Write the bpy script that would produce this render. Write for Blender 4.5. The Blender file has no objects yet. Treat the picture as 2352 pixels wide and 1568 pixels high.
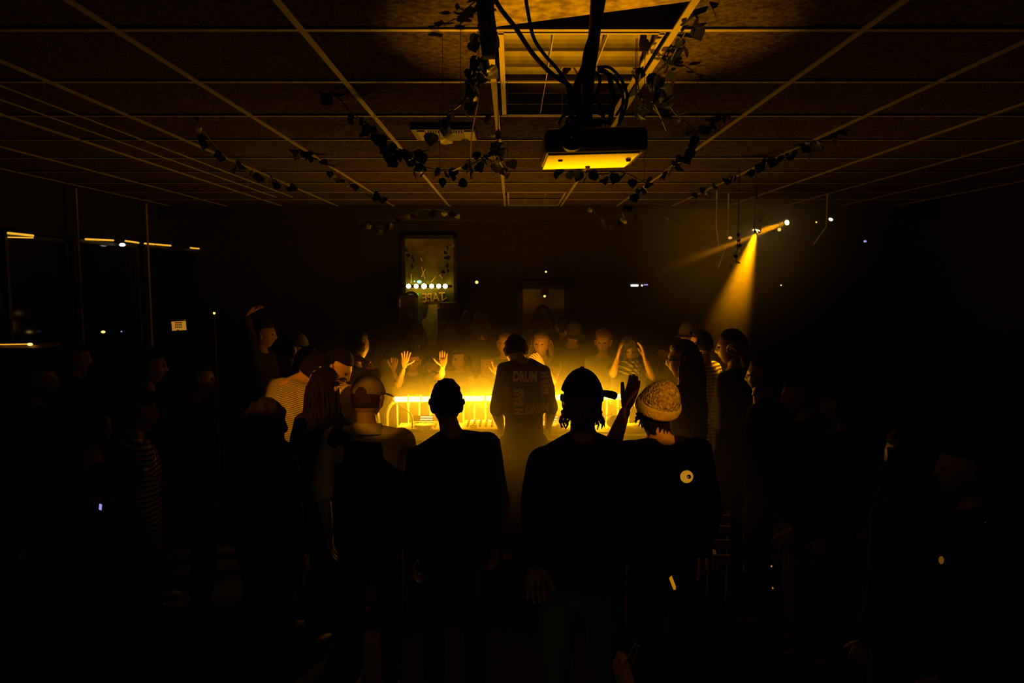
import bpy, math, random
from mathutils import Vector, Matrix, noise
random.seed(7)
SC = bpy.context.scene
COL = SC.collection
PI = math.pi

# ------------------------------------------------------------------ camera
FPX = 1640.0
PITCH = math.atan(139.0 / FPX)
CAMZ = 2.2
cd = bpy.data.cameras.new('camera')
cd.sensor_width = 36.0
cd.lens = 36.0 * FPX / 2352.0
cd.clip_start = 0.05
cam = bpy.data.objects.new('camera', cd)
COL.objects.link(cam)
cam.location = (0, 0, CAMZ)
cam.rotation_euler = (PI / 2 - PITCH, 0, 0)
SC.camera = cam

def P(px, py, Y):
    """photograph pixel -> world point on the vertical plane y = Y"""
    u = (px - 1176.0) / FPX
    v = (784.0 - py) / FPX
    d = Vector((u, math.cos(PITCH) + v * math.sin(PITCH), -math.sin(PITCH) + v * math.cos(PITCH)))
    return Vector((0, 0, CAMZ)) + d * (Y / d.y)

# ------------------------------------------------------------------ world, exposure
w = bpy.data.worlds.new('world')
SC.world = w
w.use_nodes = True
w.node_tree.nodes['Background'].inputs[0].default_value = (0, 0, 0, 1)
w.node_tree.nodes['Background'].inputs[1].default_value = 0.0
SC.view_settings.view_transform = 'Standard'
SC.view_settings.look = 'None'
SC.view_settings.exposure = 0.0
SC.view_settings.gamma = 1.0
SC.view_settings.use_curve_mapping = False
SC.cycles.max_bounces = 5
SC.cycles.diffuse_bounces = 2
SC.cycles.glossy_bounces = 2
SC.cycles.volume_bounces = 0
SC.cycles.volume_step_rate = 1.0
SC.cycles.sample_clamp_indirect = 2.0

AMBER = (1.0, 0.38, 0.0)
TUBE_STRENGTH = 170.0
TUBE_COL = (1.0, 0.38, 0.0062)
UP_SPOT_W = 900.0
BEAM_W = 950.0

def spot(name, loc, target, watts, size_deg, blend, radius=0.02, col=AMBER):
    ld = bpy.data.lights.new(name, 'SPOT')
    ld.energy = watts
    ld.color = col
    ld.spot_size = math.radians(size_deg)
    ld.spot_blend = blend
    ld.shadow_soft_size = radius
    o = bpy.data.objects.new(name, ld)
    o.location = loc
    o.rotation_euler = (Vector(target) - Vector(loc)).to_track_quat('-Z', 'Y').to_euler()
    COL.objects.link(o)
    return o

# ------------------------------------------------------------------ materials
def mat(name, col, rough=0.7, metal=0.0, var=0.25, scale=12.0, bump=0.0, bscale=60.0, spec=0.3, kind='noise', dark=None):
    m = bpy.data.materials.new(name)
    m.use_nodes = True
    nt = m.node_tree
    b = nt.nodes['Principled BSDF']
    b.inputs['Roughness'].default_value = rough
    b.inputs['Metallic'].default_value = metal
    b.inputs['Specular IOR Level'].default_value = spec
    tc = nt.nodes.new('ShaderNodeTexCoord')
    n = nt.nodes.new('ShaderNodeTexNoise')
    n.inputs['Scale'].default_value = scale
    n.inputs['Detail'].default_value = 4
    nt.links.new(tc.outputs['Object'], n.inputs['Vector'])
    r = nt.nodes.new('ShaderNodeValToRGB')
    c = Vector(col)
    lo = c * (1 - var) if dark is None else Vector(dark)
    hi = c * (1 + var * 0.6)
    r.color_ramp.elements[0].position = 0.35
    r.color_ramp.elements[1].position = 0.68
    r.color_ramp.elements[0].color = (*lo, 1)
    r.color_ramp.elements[1].color = (*[min(1, x) for x in hi], 1)
    nt.links.new(n.outputs['Fac'], r.inputs['Fac'])
    nt.links.new(r.outputs['Color'], b.inputs['Base Color'])
    if bump > 0:
        if kind == 'voronoi':
            t = nt.nodes.new('ShaderNodeTexVoronoi')
            out = 'Distance'
        elif kind == 'wave':
            t = nt.nodes.new('ShaderNodeTexWave')
            out = 'Fac'
        else:
            t = nt.nodes.new('ShaderNodeTexNoise')
            t.inputs['Detail'].default_value = 6
            out = 'Fac'
        t.inputs['Scale'].default_value = bscale
        nt.links.new(tc.outputs['Object'], t.inputs['Vector'])
        bp = nt.nodes.new('ShaderNodeBump')
        bp.inputs['Strength'].default_value = bump
        bp.inputs['Distance'].default_value = 0.01
        nt.links.new(t.outputs[out], bp.inputs['Height'])
        nt.links.new(bp.outputs['Normal'], b.inputs['Normal'])
    return m

def striped(name, a, bcol, scale, direction='Z', rough=0.8, rot=(0, 0, 0)):
    m = mat(name, a, rough)
    nt = m.node_tree
    b = nt.nodes['Principled BSDF']
    tc = nt.nodes.new('ShaderNodeTexCoord')
    mp = nt.nodes.new('ShaderNodeMapping')
    mp.inputs['Rotation'].default_value = rot
    wv = nt.nodes.new('ShaderNodeTexWave')
    wv.bands_direction = direction
    wv.inputs['Scale'].default_value = scale
    wv.inputs['Distortion'].default_value = 0.4
    r = nt.nodes.new('ShaderNodeValToRGB')
    r.color_ramp.elements[0].position = 0.45
    r.color_ramp.elements[1].position = 0.55
    r.color_ramp.elements[0].color = (*a, 1)
    r.color_ramp.elements[1].color = (*bcol, 1)
    nt.links.new(tc.outputs['Object'], mp.inputs['Vector'])
    nt.links.new(mp.outputs[0], wv.inputs['Vector'])
    nt.links.new(wv.outputs['Fac'], r.inputs['Fac'])
    nt.links.new(r.outputs['Color'], b.inputs['Base Color'])
    return m

def emit(name, col, strength):
    m = bpy.data.materials.new(name)
    m.use_nodes = True
    nt = m.node_tree
    nt.nodes.remove(nt.nodes['Principled BSDF'])
    e = nt.nodes.new('ShaderNodeEmission')
    e.inputs[0].default_value = (*col, 1)
    e.inputs[1].default_value = strength
    nt.links.new(e.outputs[0], nt.nodes['Material Output'].inputs[0])
    return m

M = dict(
    wall=mat('wall_paint', (0.012, 0.011, 0.010), 0.85, bump=0.2),
    wallback=mat('back_wall_paint', (0.02, 0.018, 0.016), 0.85, bump=0.2),
    floor=mat('floor_concrete', (0.006, 0.006, 0.005), 0.75, bump=0.2, bscale=20),
    tile=mat('acoustic_tile', (0.05, 0.042, 0.034), 0.98, var=0.55, scale=45, bump=1.0, bscale=110, spec=0.0),
    brightened_tile=mat('brightened_acoustic_tile', (0.19, 0.16, 0.13), 0.98, var=0.5, scale=30, bump=1.0, bscale=70, spec=0.0),  # tile colour lightened to make it look brightly lit
    tee=mat('grid_metal', (0.21, 0.19, 0.17), 0.5, var=0.12, bump=0.05),
    void=mat('plenum', (0.01, 0.01, 0.01), 0.9),
    louver=mat('louver_metal', (0.15, 0.13, 0.11), 0.6, 0.0, var=0.35, scale=18, spec=0.4),
    louverdark=mat('dimmed_louver_metal', (0.06, 0.053, 0.045), 0.6, var=0.3),  # far louver darkened in colour to tone down tube light on it
    blackmetal=mat('black_metal', (0.02, 0.02, 0.02), 0.5, 0.2),
    blackplastic=mat('black_plastic', (0.02, 0.02, 0.02), 0.45),
    greyplastic=mat('grey_plastic', (0.035, 0.033, 0.03), 0.5),
    whiteplastic=mat('white_plastic', (0.78, 0.74, 0.70), 0.45, var=0.06),
    grey_panel=mat('pale_grey_plastic', (0.72, 0.69, 0.65), 0.6, var=0.06),
    galv=mat('galvanised_steel', (0.6, 0.58, 0.55), 0.45, 0.3, var=0.15),
    rubber=mat('cable_rubber', (0.005, 0.005, 0.005), 0.8, spec=0.1),
    leaf=mat('leaf_green', (0.007, 0.011, 0.004), 0.4, var=0.4, scale=20),
    stem=mat('stem_brown', (0.04, 0.035, 0.02), 0.7),
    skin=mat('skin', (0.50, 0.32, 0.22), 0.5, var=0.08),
    skinmid=mat('skin_dimmed', (0.26, 0.155, 0.10), 0.5, var=0.1),  # skin darkened in colour for crowd faces in dim light
    skindark=mat('skin_shaded', (0.16, 0.085, 0.05), 0.5, var=0.1),  # skin darkened further for people in shade
    eye=mat('eye_dark', (0.03, 0.02, 0.02), 0.25),
    hairblack=mat('hair_black', (0.011, 0.008, 0.007), 0.75, bump=0.8, bscale=200, spec=0.12),
    hairbrown=mat('hair_brown', (0.09, 0.05, 0.03), 0.5, bump=0.8, bscale=200),
    hairfair=mat('hair_fair', (0.35, 0.24, 0.13), 0.5, bump=0.8, bscale=200),
    black=mat('black_cloth', (0.016, 0.015, 0.015), 0.95, bump=0.3, bscale=300, spec=0.05),
    charcoal=mat('charcoal_cloth', (0.05, 0.048, 0.045), 0.95, bump=0.3, bscale=300, spec=0.05),
    grey=mat('grey_cloth', (0.16, 0.15, 0.14), 0.9, bump=0.3, bscale=300, spec=0.05),
    light=mat('light_cloth', (0.58, 0.54, 0.48), 0.9, bump=0.3, bscale=150, spec=0.05),
    cream=mat('cream_cap_cloth', (0.5, 0.44, 0.36), 0.9, bump=0.3, bscale=250, spec=0.05),
    knit=mat('cream_knit', (0.62, 0.54, 0.42), 0.95, dark=(0.25, 0.2, 0.14), scale=60, bump=1.0, bscale=95, spec=0.05, kind='voronoi'),
    cuff=mat('cream_knit_cuff', (0.66, 0.58, 0.46), 0.95, var=0.2, scale=50, bump=0.6, bscale=130, spec=0.05),
    denim=mat('denim', (0.06, 0.06, 0.07), 0.9, spec=0.05),
    print_=mat('shirt_print', (0.45, 0.41, 0.34), 0.8, var=0.1),
    board=mat('painted_board', (0.22, 0.20, 0.04), 0.6, dark=(0.08, 0.085, 0.02), scale=5, spec=0.3),
    lit_patch=mat('lit_patch_tone', (0.95, 0.75, 0.3), 0.7, var=0.3, scale=9),  # pale colour for the tube light that falls on the board
    paint=mat('graffiti_paint', (0.85, 0.6, 0.25), 0.7, var=0.1),
    pane=mat('dim_window_board', (0.30, 0.28, 0.12), 0.6, dark=(0.2, 0.19, 0.08), scale=3),
    paper=mat('paper', (0.9, 0.86, 0.8), 0.8, var=0.08),
    kraft=mat('cardboard', (0.35, 0.24, 0.13), 0.85, var=0.2),
    chrome=mat('chrome', (0.8, 0.78, 0.75), 0.2, 1.0, var=0.05),
    glass=mat('dark_glass', (0.01, 0.01, 0.012), 0.1, spec=0.6),
    tube=emit('tube_glow', TUBE_COL, TUBE_STRENGTH),
    lens=emit('spot_lens_glow', (1, 0.72, 0.22), 9.0),
    lamp=emit('round_lamp_glow', (1, 0.80, 0.22), 7.0),
    lampwarm=emit('warm_dot_glow', (1, 0.55, 0.12), 2.2),
    strip=emit('amber_strip_glow', (1, 0.48, 0.03), 0.9),
    white=emit('white_lamp_glow', (1, 0.93, 0.85), 2.0),
    blue=emit('blue_white_screen', (0.42, 0.42, 1.0), 0.75),
    teal=emit('teal_led', (0.25, 1.0, 0.75), 2.2),
    green=emit('green_led', (0.05, 0.9, 0.15), 1.0),
    lcd=emit('lcd_glow', (1.0, 0.95, 0.4), 1.6),
    stripes=striped('striped_cloth', (0.55, 0.5, 0.42), (0.13, 0.12, 0.1), 26.0, 'Z', rot=(0.3, 0.2, 0)),
    stripes2=striped('fine_striped_cloth', (0.45, 0.42, 0.38), (0.03, 0.03, 0.03), 12.0, 'Z'),
    scarf=striped('patterned_scarf', (0.4, 0.36, 0.3), (0.02, 0.02, 0.02), 9.0, 'DIAGONAL'),
)

# ------------------------------------------------------------------ mesh helpers
class MB:
    def __init__(s):
        s.v, s.f, s.m = [], [], []
    def add(s, verts, faces, mi=0):
        o = len(s.v)
        s.v += [tuple(x) for x in verts]
        s.f += [tuple(i + o for i in f) for f in faces]
        s.m += [mi] * len(faces)
        return s
    def box(s, c, d, rot=None, mi=0, taper=1.0):
        vs = []
        for z in (-1, 1):
            t = taper if z > 0 else 1.0
            for x, y in ((-1, -1), (1, -1), (1, 1), (-1, 1)):
                p = Vector((x * d[0] / 2 * t, y * d[1] / 2 * t, z * d[2] / 2))
                if rot is not None:
                    p = rot @ p
                vs.append(p + Vector(c))
        return s.add(vs, [(3, 2, 1, 0), (4, 5, 6, 7), (0, 1, 5, 4), (1, 2, 6, 5), (2, 3, 7, 6), (3, 0, 4, 7)], mi)
    def rings(s, rings, mi=0, cap=True):
        n = len(rings[0])
        vs = [p for r in rings for p in r]
        fs = []
        for i in range(len(rings) - 1):
            for j in range(n):
                k = (j + 1) % n
                fs.append((i * n + j, i * n + k, (i + 1) * n + k, (i + 1) * n + j))
        if cap:
            fs.append(tuple(range(n - 1, -1, -1)))
            fs.append(tuple((len(rings) - 1) * n + j for j in range(n)))
        return s.add(vs, fs, mi)
    def tube(s, pts, rad, n=8, mi=0, flat=1.0, nrm=None):
        pts = [Vector(p) for p in pts]
        if not hasattr(rad, '__len__'):
            rad = [rad] * len(pts)
        rs = []
        up = Vector(nrm) if nrm is not None else Vector((0.13, 0.21, 0.97))
        for i, p in enumerate(pts):
            t = (pts[min(i + 1, len(pts) - 1)] - pts[max(i - 1, 0)])
            if t.length < 1e-9:
                t = Vector((0, 0, 1))
            t.normalize()
            a = up - t * up.dot(t)
            if a.length < 1e-3:
                a = t.orthogonal()
            a.normalize()
            up = a if nrm is None else up
            b = t.cross(a)
            rs.append([p + a * (math.cos(2 * PI * j / n) * rad[i] * flat) + b * (math.sin(2 * PI * j / n) * rad[i]) for j in range(n)])
        return s.rings(rs, mi)
    def capsule(s, a, b, ra, rb, n=12, mi=0):
        a, b = Vector(a), Vector(b)
        t = (b - a)
        L = t.length
        if L < 1e-6:
            t = Vector((0, 0, 1))
        else:
            t = t / L
        pts, rad = [], []
        for k in (80, 55, 25):
            q = math.radians(k)
            pts.append(a - t * ra * math.sin(q)); rad.append(ra * math.cos(q))
        for k in (0, .33, .66, 1):
            pts.append(a + t * L * k); rad.append(ra + (rb - ra) * k)
        for k in (25, 55, 80):
            q = math.radians(k)
            pts.append(b + t * rb * math.sin(q)); rad.append(rb * math.cos(q))
        return s.tube(pts, rad, n, mi)
    def ell(s, c, r, rot=None, n=14, m=9, mi=0):
        vs = [] ; fs = []
        for i in range(m + 1):
            th = PI * min(max(i, 0.12), m - 0.12) / m
            for j in range(n):
                ph = 2 * PI * j / n
                p = Vector((math.sin(th) * math.cos(ph) * r[0], math.sin(th) * math.sin(ph) * r[1], math.cos(th) * r[2]))
                if rot is not None:
                    p = rot @ p
                vs.append(p + Vector(c))
        for i in range(m):
            for j in range(n):
                k = (j + 1) % n
                fs.append((i * n + j, (i + 1) * n + j, (i + 1) * n + k, i * n + k))
        fs.append(tuple(range(n)))
        fs.append(tuple(m * n + j for j in range(n - 1, -1, -1)))
        return s.add(vs, fs, mi)
    def lathe(s, prof, c=(0, 0, 0), n=16, rot=None, mi=0):
        rs = []
        for r, z in prof:
            ring = []
            for j in range(n):
                p = Vector((math.cos(2 * PI * j / n) * r, math.sin(2 * PI * j / n) * r, z))
                if rot is not None:
                    p = rot @ p
                ring.append(p + Vector(c))
            rs.append(ring)
        return s.rings(rs, mi)
    def build(s, name, m, parent=None, smooth=False, bevel=0.0, loc=None):
        me = bpy.data.meshes.new(name)
        off = Vector(loc) if loc is not None else Vector((0, 0, 0))
        me.from_pydata([Vector(x) - off for x in s.v], [], s.f)
        for x in (m if isinstance(m, (list, tuple)) else [m]):
            me.materials.append(x)
        if any(s.m):
            me.polygons.foreach_set('material_index', s.m)
        if smooth:
            me.polygons.foreach_set('use_smooth', [True] * len(me.polygons))
        me.update()
        o = bpy.data.objects.new(name, me)
        COL.objects.link(o)
        if parent is not None:
            o.parent = parent
            pl = parent.location.copy()
            if parent.parent is not None:
                pl += parent.parent.location
            if loc is None:
                o.location = -pl
            else:
                o.location = off - pl
        elif loc is not None:
            o.location = off
        if bevel > 0:
            bv = o.modifiers.new('bevel', 'BEVEL')
            bv.width = bevel
            bv.segments = 2
            bv.limit_method = 'ANGLE'
        return o

def tag(o, label=None, cat=None, group=None, kind=None):
    if label: o['label'] = label
    if cat: o['category'] = cat
    if group: o['group'] = group
    if kind: o['kind'] = kind
    return o

def thing(name, loc, label, cat, group=None):
    e = bpy.data.objects.new(name, None)
    e.empty_display_size = 0.1
    e.location = loc
    COL.objects.link(e)
    return tag(e, label, cat, group)

def structure(name, mb, m, parent=None, label=None, **k):
    o = mb.build(name, m, parent, **k)
    if parent is None:
        o['kind'] = 'structure'
    if label:
        o['label'] = label
    return o

def spline(pts, per=6):
    pts = [Vector(p) for p in pts]
    out = []
    for i in range(len(pts) - 1):
        p0 = pts[max(i - 1, 0)]; p1 = pts[i]; p2 = pts[i + 1]; p3 = pts[min(i + 2, len(pts) - 1)]
        for k in range(per):
            t = k / per
            out.append(0.5 * ((2 * p1) + (p2 - p0) * t + (2 * p0 - 5 * p1 + 4 * p2 - p3) * t * t + (3 * p1 - p0 - 3 * p2 + p3) * t ** 3))
    out.append(pts[-1])
    return out

_tmp = None
def remesh(mb, voxel, smooth=3):
    me = bpy.data.meshes.new('tmp')
    me.from_pydata(mb.v, [], mb.f)
    o = bpy.data.objects.new('tmp', me)
    COL.objects.link(o)
    r = o.modifiers.new('r', 'REMESH')
    r.mode = 'VOXEL'
    r.voxel_size = voxel
    if smooth:
        sm = o.modifiers.new('s', 'SMOOTH')
        sm.factor = 0.5
        sm.iterations = smooth
    dg = bpy.context.evaluated_depsgraph_get()
    ev = o.evaluated_get(dg).to_mesh()
    vs = [tuple(v.co) for v in ev.vertices]
    fs = [tuple(p.vertices) for p in ev.polygons]
    o.evaluated_get(dg).to_mesh_clear()
    bpy.data.objects.remove(o)
    bpy.data.meshes.remove(me)
    out = MB()
    out.add(vs, fs)
    return out

# ------------------------------------------------------------------ room shell
XL, XR, YB, YF = -3.9, 4.7, 8.8, -1.2
CZ = CAMZ + 0.82
structure('floor', MB().box(((XL + XR) / 2, (YB + YF) / 2, -0.05), (XR - XL + .4, YB - YF + .4, 0.1)), M['floor'])
structure('wall_left', MB().box((XL - 0.1, (YB + YF) / 2, 1.8), (0.2, YB - YF, 3.6)), M['wall'])
structure('wall_right', MB().box((XR + 0.1, (YB + YF) / 2, 1.8), (0.2, YB - YF, 3.6)), M['wall'])
structure('wall_back', MB().box(((XL + XR) / 2, YB + 0.1, 1.8), (XR - XL + .4, 0.2, 3.6)), M['wallback'])
structure('wall_front', MB().box(((XL + XR) / 2, YF - 0.1, 1.8), (XR - XL + .4, 0.2, 3.6)), M['wall'])
ceiling = structure('ceiling', MB().box(((XL + XR) / 2, (YB + YF) / 2, CZ + 0.34), (XR - XL, YB - YF, 0.08)), M['void'],
                    label='black plenum slab above the suspended tile grid')
YE = 7.9
structure('trim_1', MB().box(((XL + XR) / 2, YE + 0.12, CZ - 0.02 + 0.15), (XR - XL, 0.16, 0.55)), M['wall'],
          label='dark soffit beam where the tiled ceiling ends')
TX0, TY0, TC = -0.075, 2.41, 0.61
cols = range(-6, 8)
rows = range(-3, 9)
# main bars (run away from the camera) and cross bars
for i in cols:
    x = TX0 + TC * i
    mb = MB()
    mb.box((x, (0.58 + YE) / 2 , CZ - 0.004), (0.024, YE - 0.58, 0.006))
    mb.box((x, (0.58 + YE) / 2, CZ + 0.015), (0.002, YE - 0.58, 0.03))
    mb.build('ceiling_main_bar', M['tee'], ceiling)
for j in rows:
    y = TY0 + TC * j
    mb = MB()
    x0, x1 = TX0 + TC * cols[0], TX0 + TC * cols[-1]
    mb.box(((x0 + x1) / 2, y, CZ - 0.003), (x1 - x0, 0.022, 0.005))
    mb.box(((x0 + x1) / 2, y, CZ + 0.015), (x1 - x0, 0.002, 0.03))
    mb.build('ceiling_cross_bar', M['tee'], ceiling)
tile_me = None
for i in cols[:-1]:
    for j in rows:
        if i == 0 and j in (0, 1, 7, 8):
            continue
        x = TX0 + TC * (i + .5); y = TY0 + TC * (j + .5)
        if y > YE:
            continue
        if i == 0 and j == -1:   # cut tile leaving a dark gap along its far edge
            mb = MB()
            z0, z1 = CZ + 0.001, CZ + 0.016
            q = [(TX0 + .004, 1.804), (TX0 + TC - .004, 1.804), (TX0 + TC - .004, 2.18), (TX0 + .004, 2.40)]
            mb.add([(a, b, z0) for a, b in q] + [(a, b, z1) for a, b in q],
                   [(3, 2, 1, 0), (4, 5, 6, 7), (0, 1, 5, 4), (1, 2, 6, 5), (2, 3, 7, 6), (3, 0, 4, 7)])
            mb.build('ceiling_tile', M['brightened_tile'], ceiling)['label'] = 'ceiling tile paled to look lit, cut at an angle beside the lamp panel'
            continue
        if tile_me is None:
            o = MB().box((0, 0, 0), (TC - .008, TC - .008, 0.015)).build('ceiling_tile', M['tile'], ceiling)
            tile_me = o.data
        else:
            o = bpy.data.objects.new('ceiling_tile', tile_me)
            COL.objects.link(o)
            o.parent = ceiling
        o.location = (x, y, CZ + 0.0085 + random.uniform(0, .002))
        o.rotation_euler = (random.uniform(-.004, .004), random.uniform(-.004, .004), PI / 2 * random.randint(0, 3))

# troffers ---------------------------------------------------------
def troffer(y0, label, lm='louver'):
    x0, x1, y1 = TX0 + .012, TX0 + TC - .012, y0 + 2 * TC
    t = thing('ceiling_light_panel', ((x0 + x1) / 2, (y0 + y1) / 2, CZ), label, 'ceiling light')
    mb = MB()
    fw = 0.028
    z = CZ - 0.002
    mb.box((x0 + fw / 2 + .012, (y0 + y1) / 2, z), (fw * .7, y1 - y0 - .03, .008))
    mb.box((x1 - fw / 2 - .012, (y0 + y1) / 2, z), (fw * .7, y1 - y0 - .03, .008))
    mb.box(((x0 + x1) / 2, y0 + .03, z), (x1 - x0 - .03, .014, .008))
    mb.box(((x0 + x1) / 2, y1 - .03, z), (x1 - x0 - .03, .014, .008))
    mb.build('frame', M['tee'], t)
    hb = MB()
    h = .12
    hb.box(((x0 + x1) / 2, (y0 + y1) / 2, CZ + h + .01), (x1 - x0 - .02, y1 - y0 - .02, .006))
    for xx in (x0 + .02, x1 - .02):
        hb.box((xx, (y0 + y1) / 2, CZ + h / 2), (.003, y1 - y0 - .04, h))
    for yy in (y0 + .025, y1 - .025):
        hb.box(((x0 + x1) / 2, yy, CZ + h / 2), (x1 - x0 - .04, .003, h))
    hb.build('housing', M[lm], t)
    n = 6
    ys = [y0 + .035 + (y1 - y0 - .07) * k / n for k in range(n + 1)]
    d = ys[1] - ys[0]
    for k in range(1, n + 1):
        # parabolic blade: thin at the bottom, flaring at the top towards the camera side and the far side
        mb = MB()
        rs = []
        prof = []
        for q in range(9):
            a = q / 8
            prof.append((-(d * .78) * (a ** 2.6) - .0012, a * .1))
        for q in range(8, -1, -1):
            a = q / 8
            prof.append(((d * .12) * (a ** 2.6) + .0012 if k < n else .0012, a * .1))
        for xx in (x0 + .022, x1 - .022):
            rs.append([(xx, ys[k] + py, CZ - .001 + pz) for py, pz in prof])
        mb.rings(rs)
        mb.build('louver_blade', M[lm], t)
    for k in (1, 2):
        xx = x0 + .02 + (x1 - x0 - .04) * k / 3
        mb = MB().box((xx, (y0 + y1) / 2, CZ + .012), (.003, y1 - y0 - .07, .028))
        mb.build('divider', M['tee'], t)
    return t
troffer(TY0, 'large recessed light panel with curved louver rows, above the projector')
troffer(TY0 + 7 * TC, 'far recessed louvered light panel at the end of the ceiling', 'louverdark')

# ------------------------------------------------------------------ haze of the smoke machine
def haze():
    mb = MB().box((0.45, 5.93, 1.925), (5.3, 5.65, 1.85))
    m = bpy.data.materials.new('haze')
    m.use_nodes = True
    nt = m.node_tree
    nt.nodes.remove(nt.nodes['Principled BSDF'])
    v = nt.nodes.new('ShaderNodeVolumeScatter')
    v.inputs['Color'].default_value = (1, 1, 1, 1)
    v.inputs['Anisotropy'].default_value = 0.5
    tc = nt.nodes.new('ShaderNodeTexCoord')
    sep = nt.nodes.new('ShaderNodeSeparateXYZ')
    nt.links.new(tc.outputs['Object'], sep.inputs[0])
    def mth(op, a, b=None):
        n = nt.nodes.new('ShaderNodeMath')
        n.operation = op
        for i, x in enumerate((a, b)):
            if x is None: continue
            if isinstance(x, (int, float)):
                n.inputs[i].default_value = x
            else:
                nt.links.new(x, n.inputs[i])
        return n.outputs[0]
    def gauss(sock, c, s):
        q = mth('DIVIDE', mth('SUBTRACT', sock, c), s)
        return mth('EXPONENT', mth('MULTIPLY', mth('MULTIPLY', q, q), -1.0))
    g = mth('MULTIPLY', gauss(sep.outputs[2], 1.12, 0.31), mth('MULTIPLY', gauss(sep.outputs[0], 0.1, 1.15), gauss(sep.outputs[1], 5.6, 1.5)))
    g2 = mth('MULTIPLY', gauss(sep.outputs[2], 2.65, 0.52), mth('MULTIPLY', gauss(sep.outputs[0], 2.0, 0.52), gauss(sep.outputs[1], 6.25, 0.6)))
    ns = nt.nodes.new('ShaderNodeTexNoise')
    ns.inputs['Scale'].default_value = 1.8
    ns.inputs['Detail'].default_value = 2
    nt.links.new(tc.outputs['Object'], ns.inputs['Vector'])
    nz = mth('ADD', mth('MULTIPLY', ns.outputs['Fac'], 1.2), 0.4)
    tot = mth('ADD', mth('MULTIPLY', g, 0.52), mth('ADD', mth('MULTIPLY', g2, 1.0), 0.001))
    tot = mth('MULTIPLY', tot, nz)
    nt.links.new(tot, v.inputs['Density'])
    nt.links.new(v.outputs[0], nt.nodes['Material Output'].inputs['Volume'])
    o = mb.build('smoke_haze', m)
    tag(o, 'thin machine haze hanging around the DJ booth and the spotlight beam', 'haze', kind='stuff')
haze()

# ------------------------------------------------------------------ back wall: board, lamps, door
bx0, bx1 = P(930, 600, 8.7).x, P(1042, 600, 8.7).x
bz1, bz0 = P(990, 548, 8.7).z, P(990, 830, 8.7).z
brd = thing('painted_board', ((bx0 + bx1) / 2, 8.72, bz0), 'tall yellowish painted board with mirrored lettering, behind the six round lamps', 'board')
MB().box(((bx0 + bx1) / 2, 8.74, (bz0 + bz1) / 2), (bx1 - bx0, .05, bz1 - bz0)).build('panel', M['board'], brd, bevel=.004)
fr = MB()
for xx in (bx0 - .02, bx1 + .02):
    fr.box((xx, 8.735, (bz0 + bz1) / 2), (.04, .07, bz1 - bz0 + .08))
fr.box(((bx0 + bx1) / 2, 8.735, bz1 + .02), (bx1 - bx0 + .08, .07, .04))
fr.build('frame', M['blackmetal'], brd)

def text_obj(s, size, m, parent, mw, name='lettering', bold=0.0):
    cu = bpy.data.curves.new(name, 'FONT')
    cu.body = s
    cu.size = size
    cu.extrude = 0.0015
    cu.offset = bold
    cu.resolution_u = 3
    o = bpy.data.objects.new(name, cu)
    COL.objects.link(o)
    dg = bpy.context.evaluated_depsgraph_get()
    me = bpy.data.meshes.new_from_object(o.evaluated_get(dg))
    bpy.data.objects.remove(o)
    me.transform(mw)
    me.materials.clear()
    me.materials.append(m)
    ob = bpy.data.objects.new(name, me)
    COL.objects.link(ob)
    ob.parent = parent
    ob.location = -parent.location
    return ob

# mirrored TAPE: text runs towards -X as seen from the room
p = P(1023, 690, 8.7)
mw = Matrix.Translation((p.x, 8.705, p.z)) @ Matrix.Rotation(PI / 2, 4, 'X') @ Matrix.Scale(-1, 4, (1, 0, 0)) @ Matrix.Rotation(-.06, 4, 'Z')
text_obj('TAPE', .15, M['paint'], brd, mw @ Matrix.Diagonal((.82, 1, 1, 1)), bold=.002)
p = P(964, 684, 8.7)
mw = Matrix.Translation((p.x, 8.705, p.z)) @ Matrix.Rotation(PI / 2, 4, 'X') @ Matrix.Scale(-1, 4, (1, 0, 0))
text_obj('1', .09, M['green'], brd, mw)
strokes = MB()
for a, b in (((968, 612), (976, 640)), ((976, 618), (968, 636)), ((944, 628), (944, 650)), ((1000, 635), (990, 648)), ((1010, 630), (1016, 640)), ((966, 592), (970, 600)),
             ((990, 706), (985, 722)), ((985, 722), (996, 728)), ((975, 695), (985, 690)), ((1016, 690), (1026, 684)), ((1000, 712), (1012, 704)), ((960, 684), (952, 686))):
    strokes.tube([P(*a, 8.71), P(*b, 8.71)], .006, 5)
strokes.build('brush_strokes', M['paint'], brd)
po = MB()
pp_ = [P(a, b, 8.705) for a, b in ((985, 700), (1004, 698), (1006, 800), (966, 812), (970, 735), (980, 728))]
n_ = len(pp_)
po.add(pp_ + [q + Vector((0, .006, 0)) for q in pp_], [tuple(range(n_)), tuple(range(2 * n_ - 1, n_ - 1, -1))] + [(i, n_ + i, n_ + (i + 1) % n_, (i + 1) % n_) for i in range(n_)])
po.build('lit_board_patch', M['lit_patch'], brd)['label'] = 'pale painted patch of tube light on the lower board'
lb = thing('lamp_bar', P(980, 657, 8.5), 'bar of six bright round yellow lamps in front of the painted board', 'stage light')
MB().box(P(980, 657, 8.55), (.60, .04, .03)).box(P(950, 657, 8.64), (.03, .18, .02)).box(P(1010, 657, 8.64), (.03, .18, .02)).build('rail', M['blackmetal'], lb)
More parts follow.
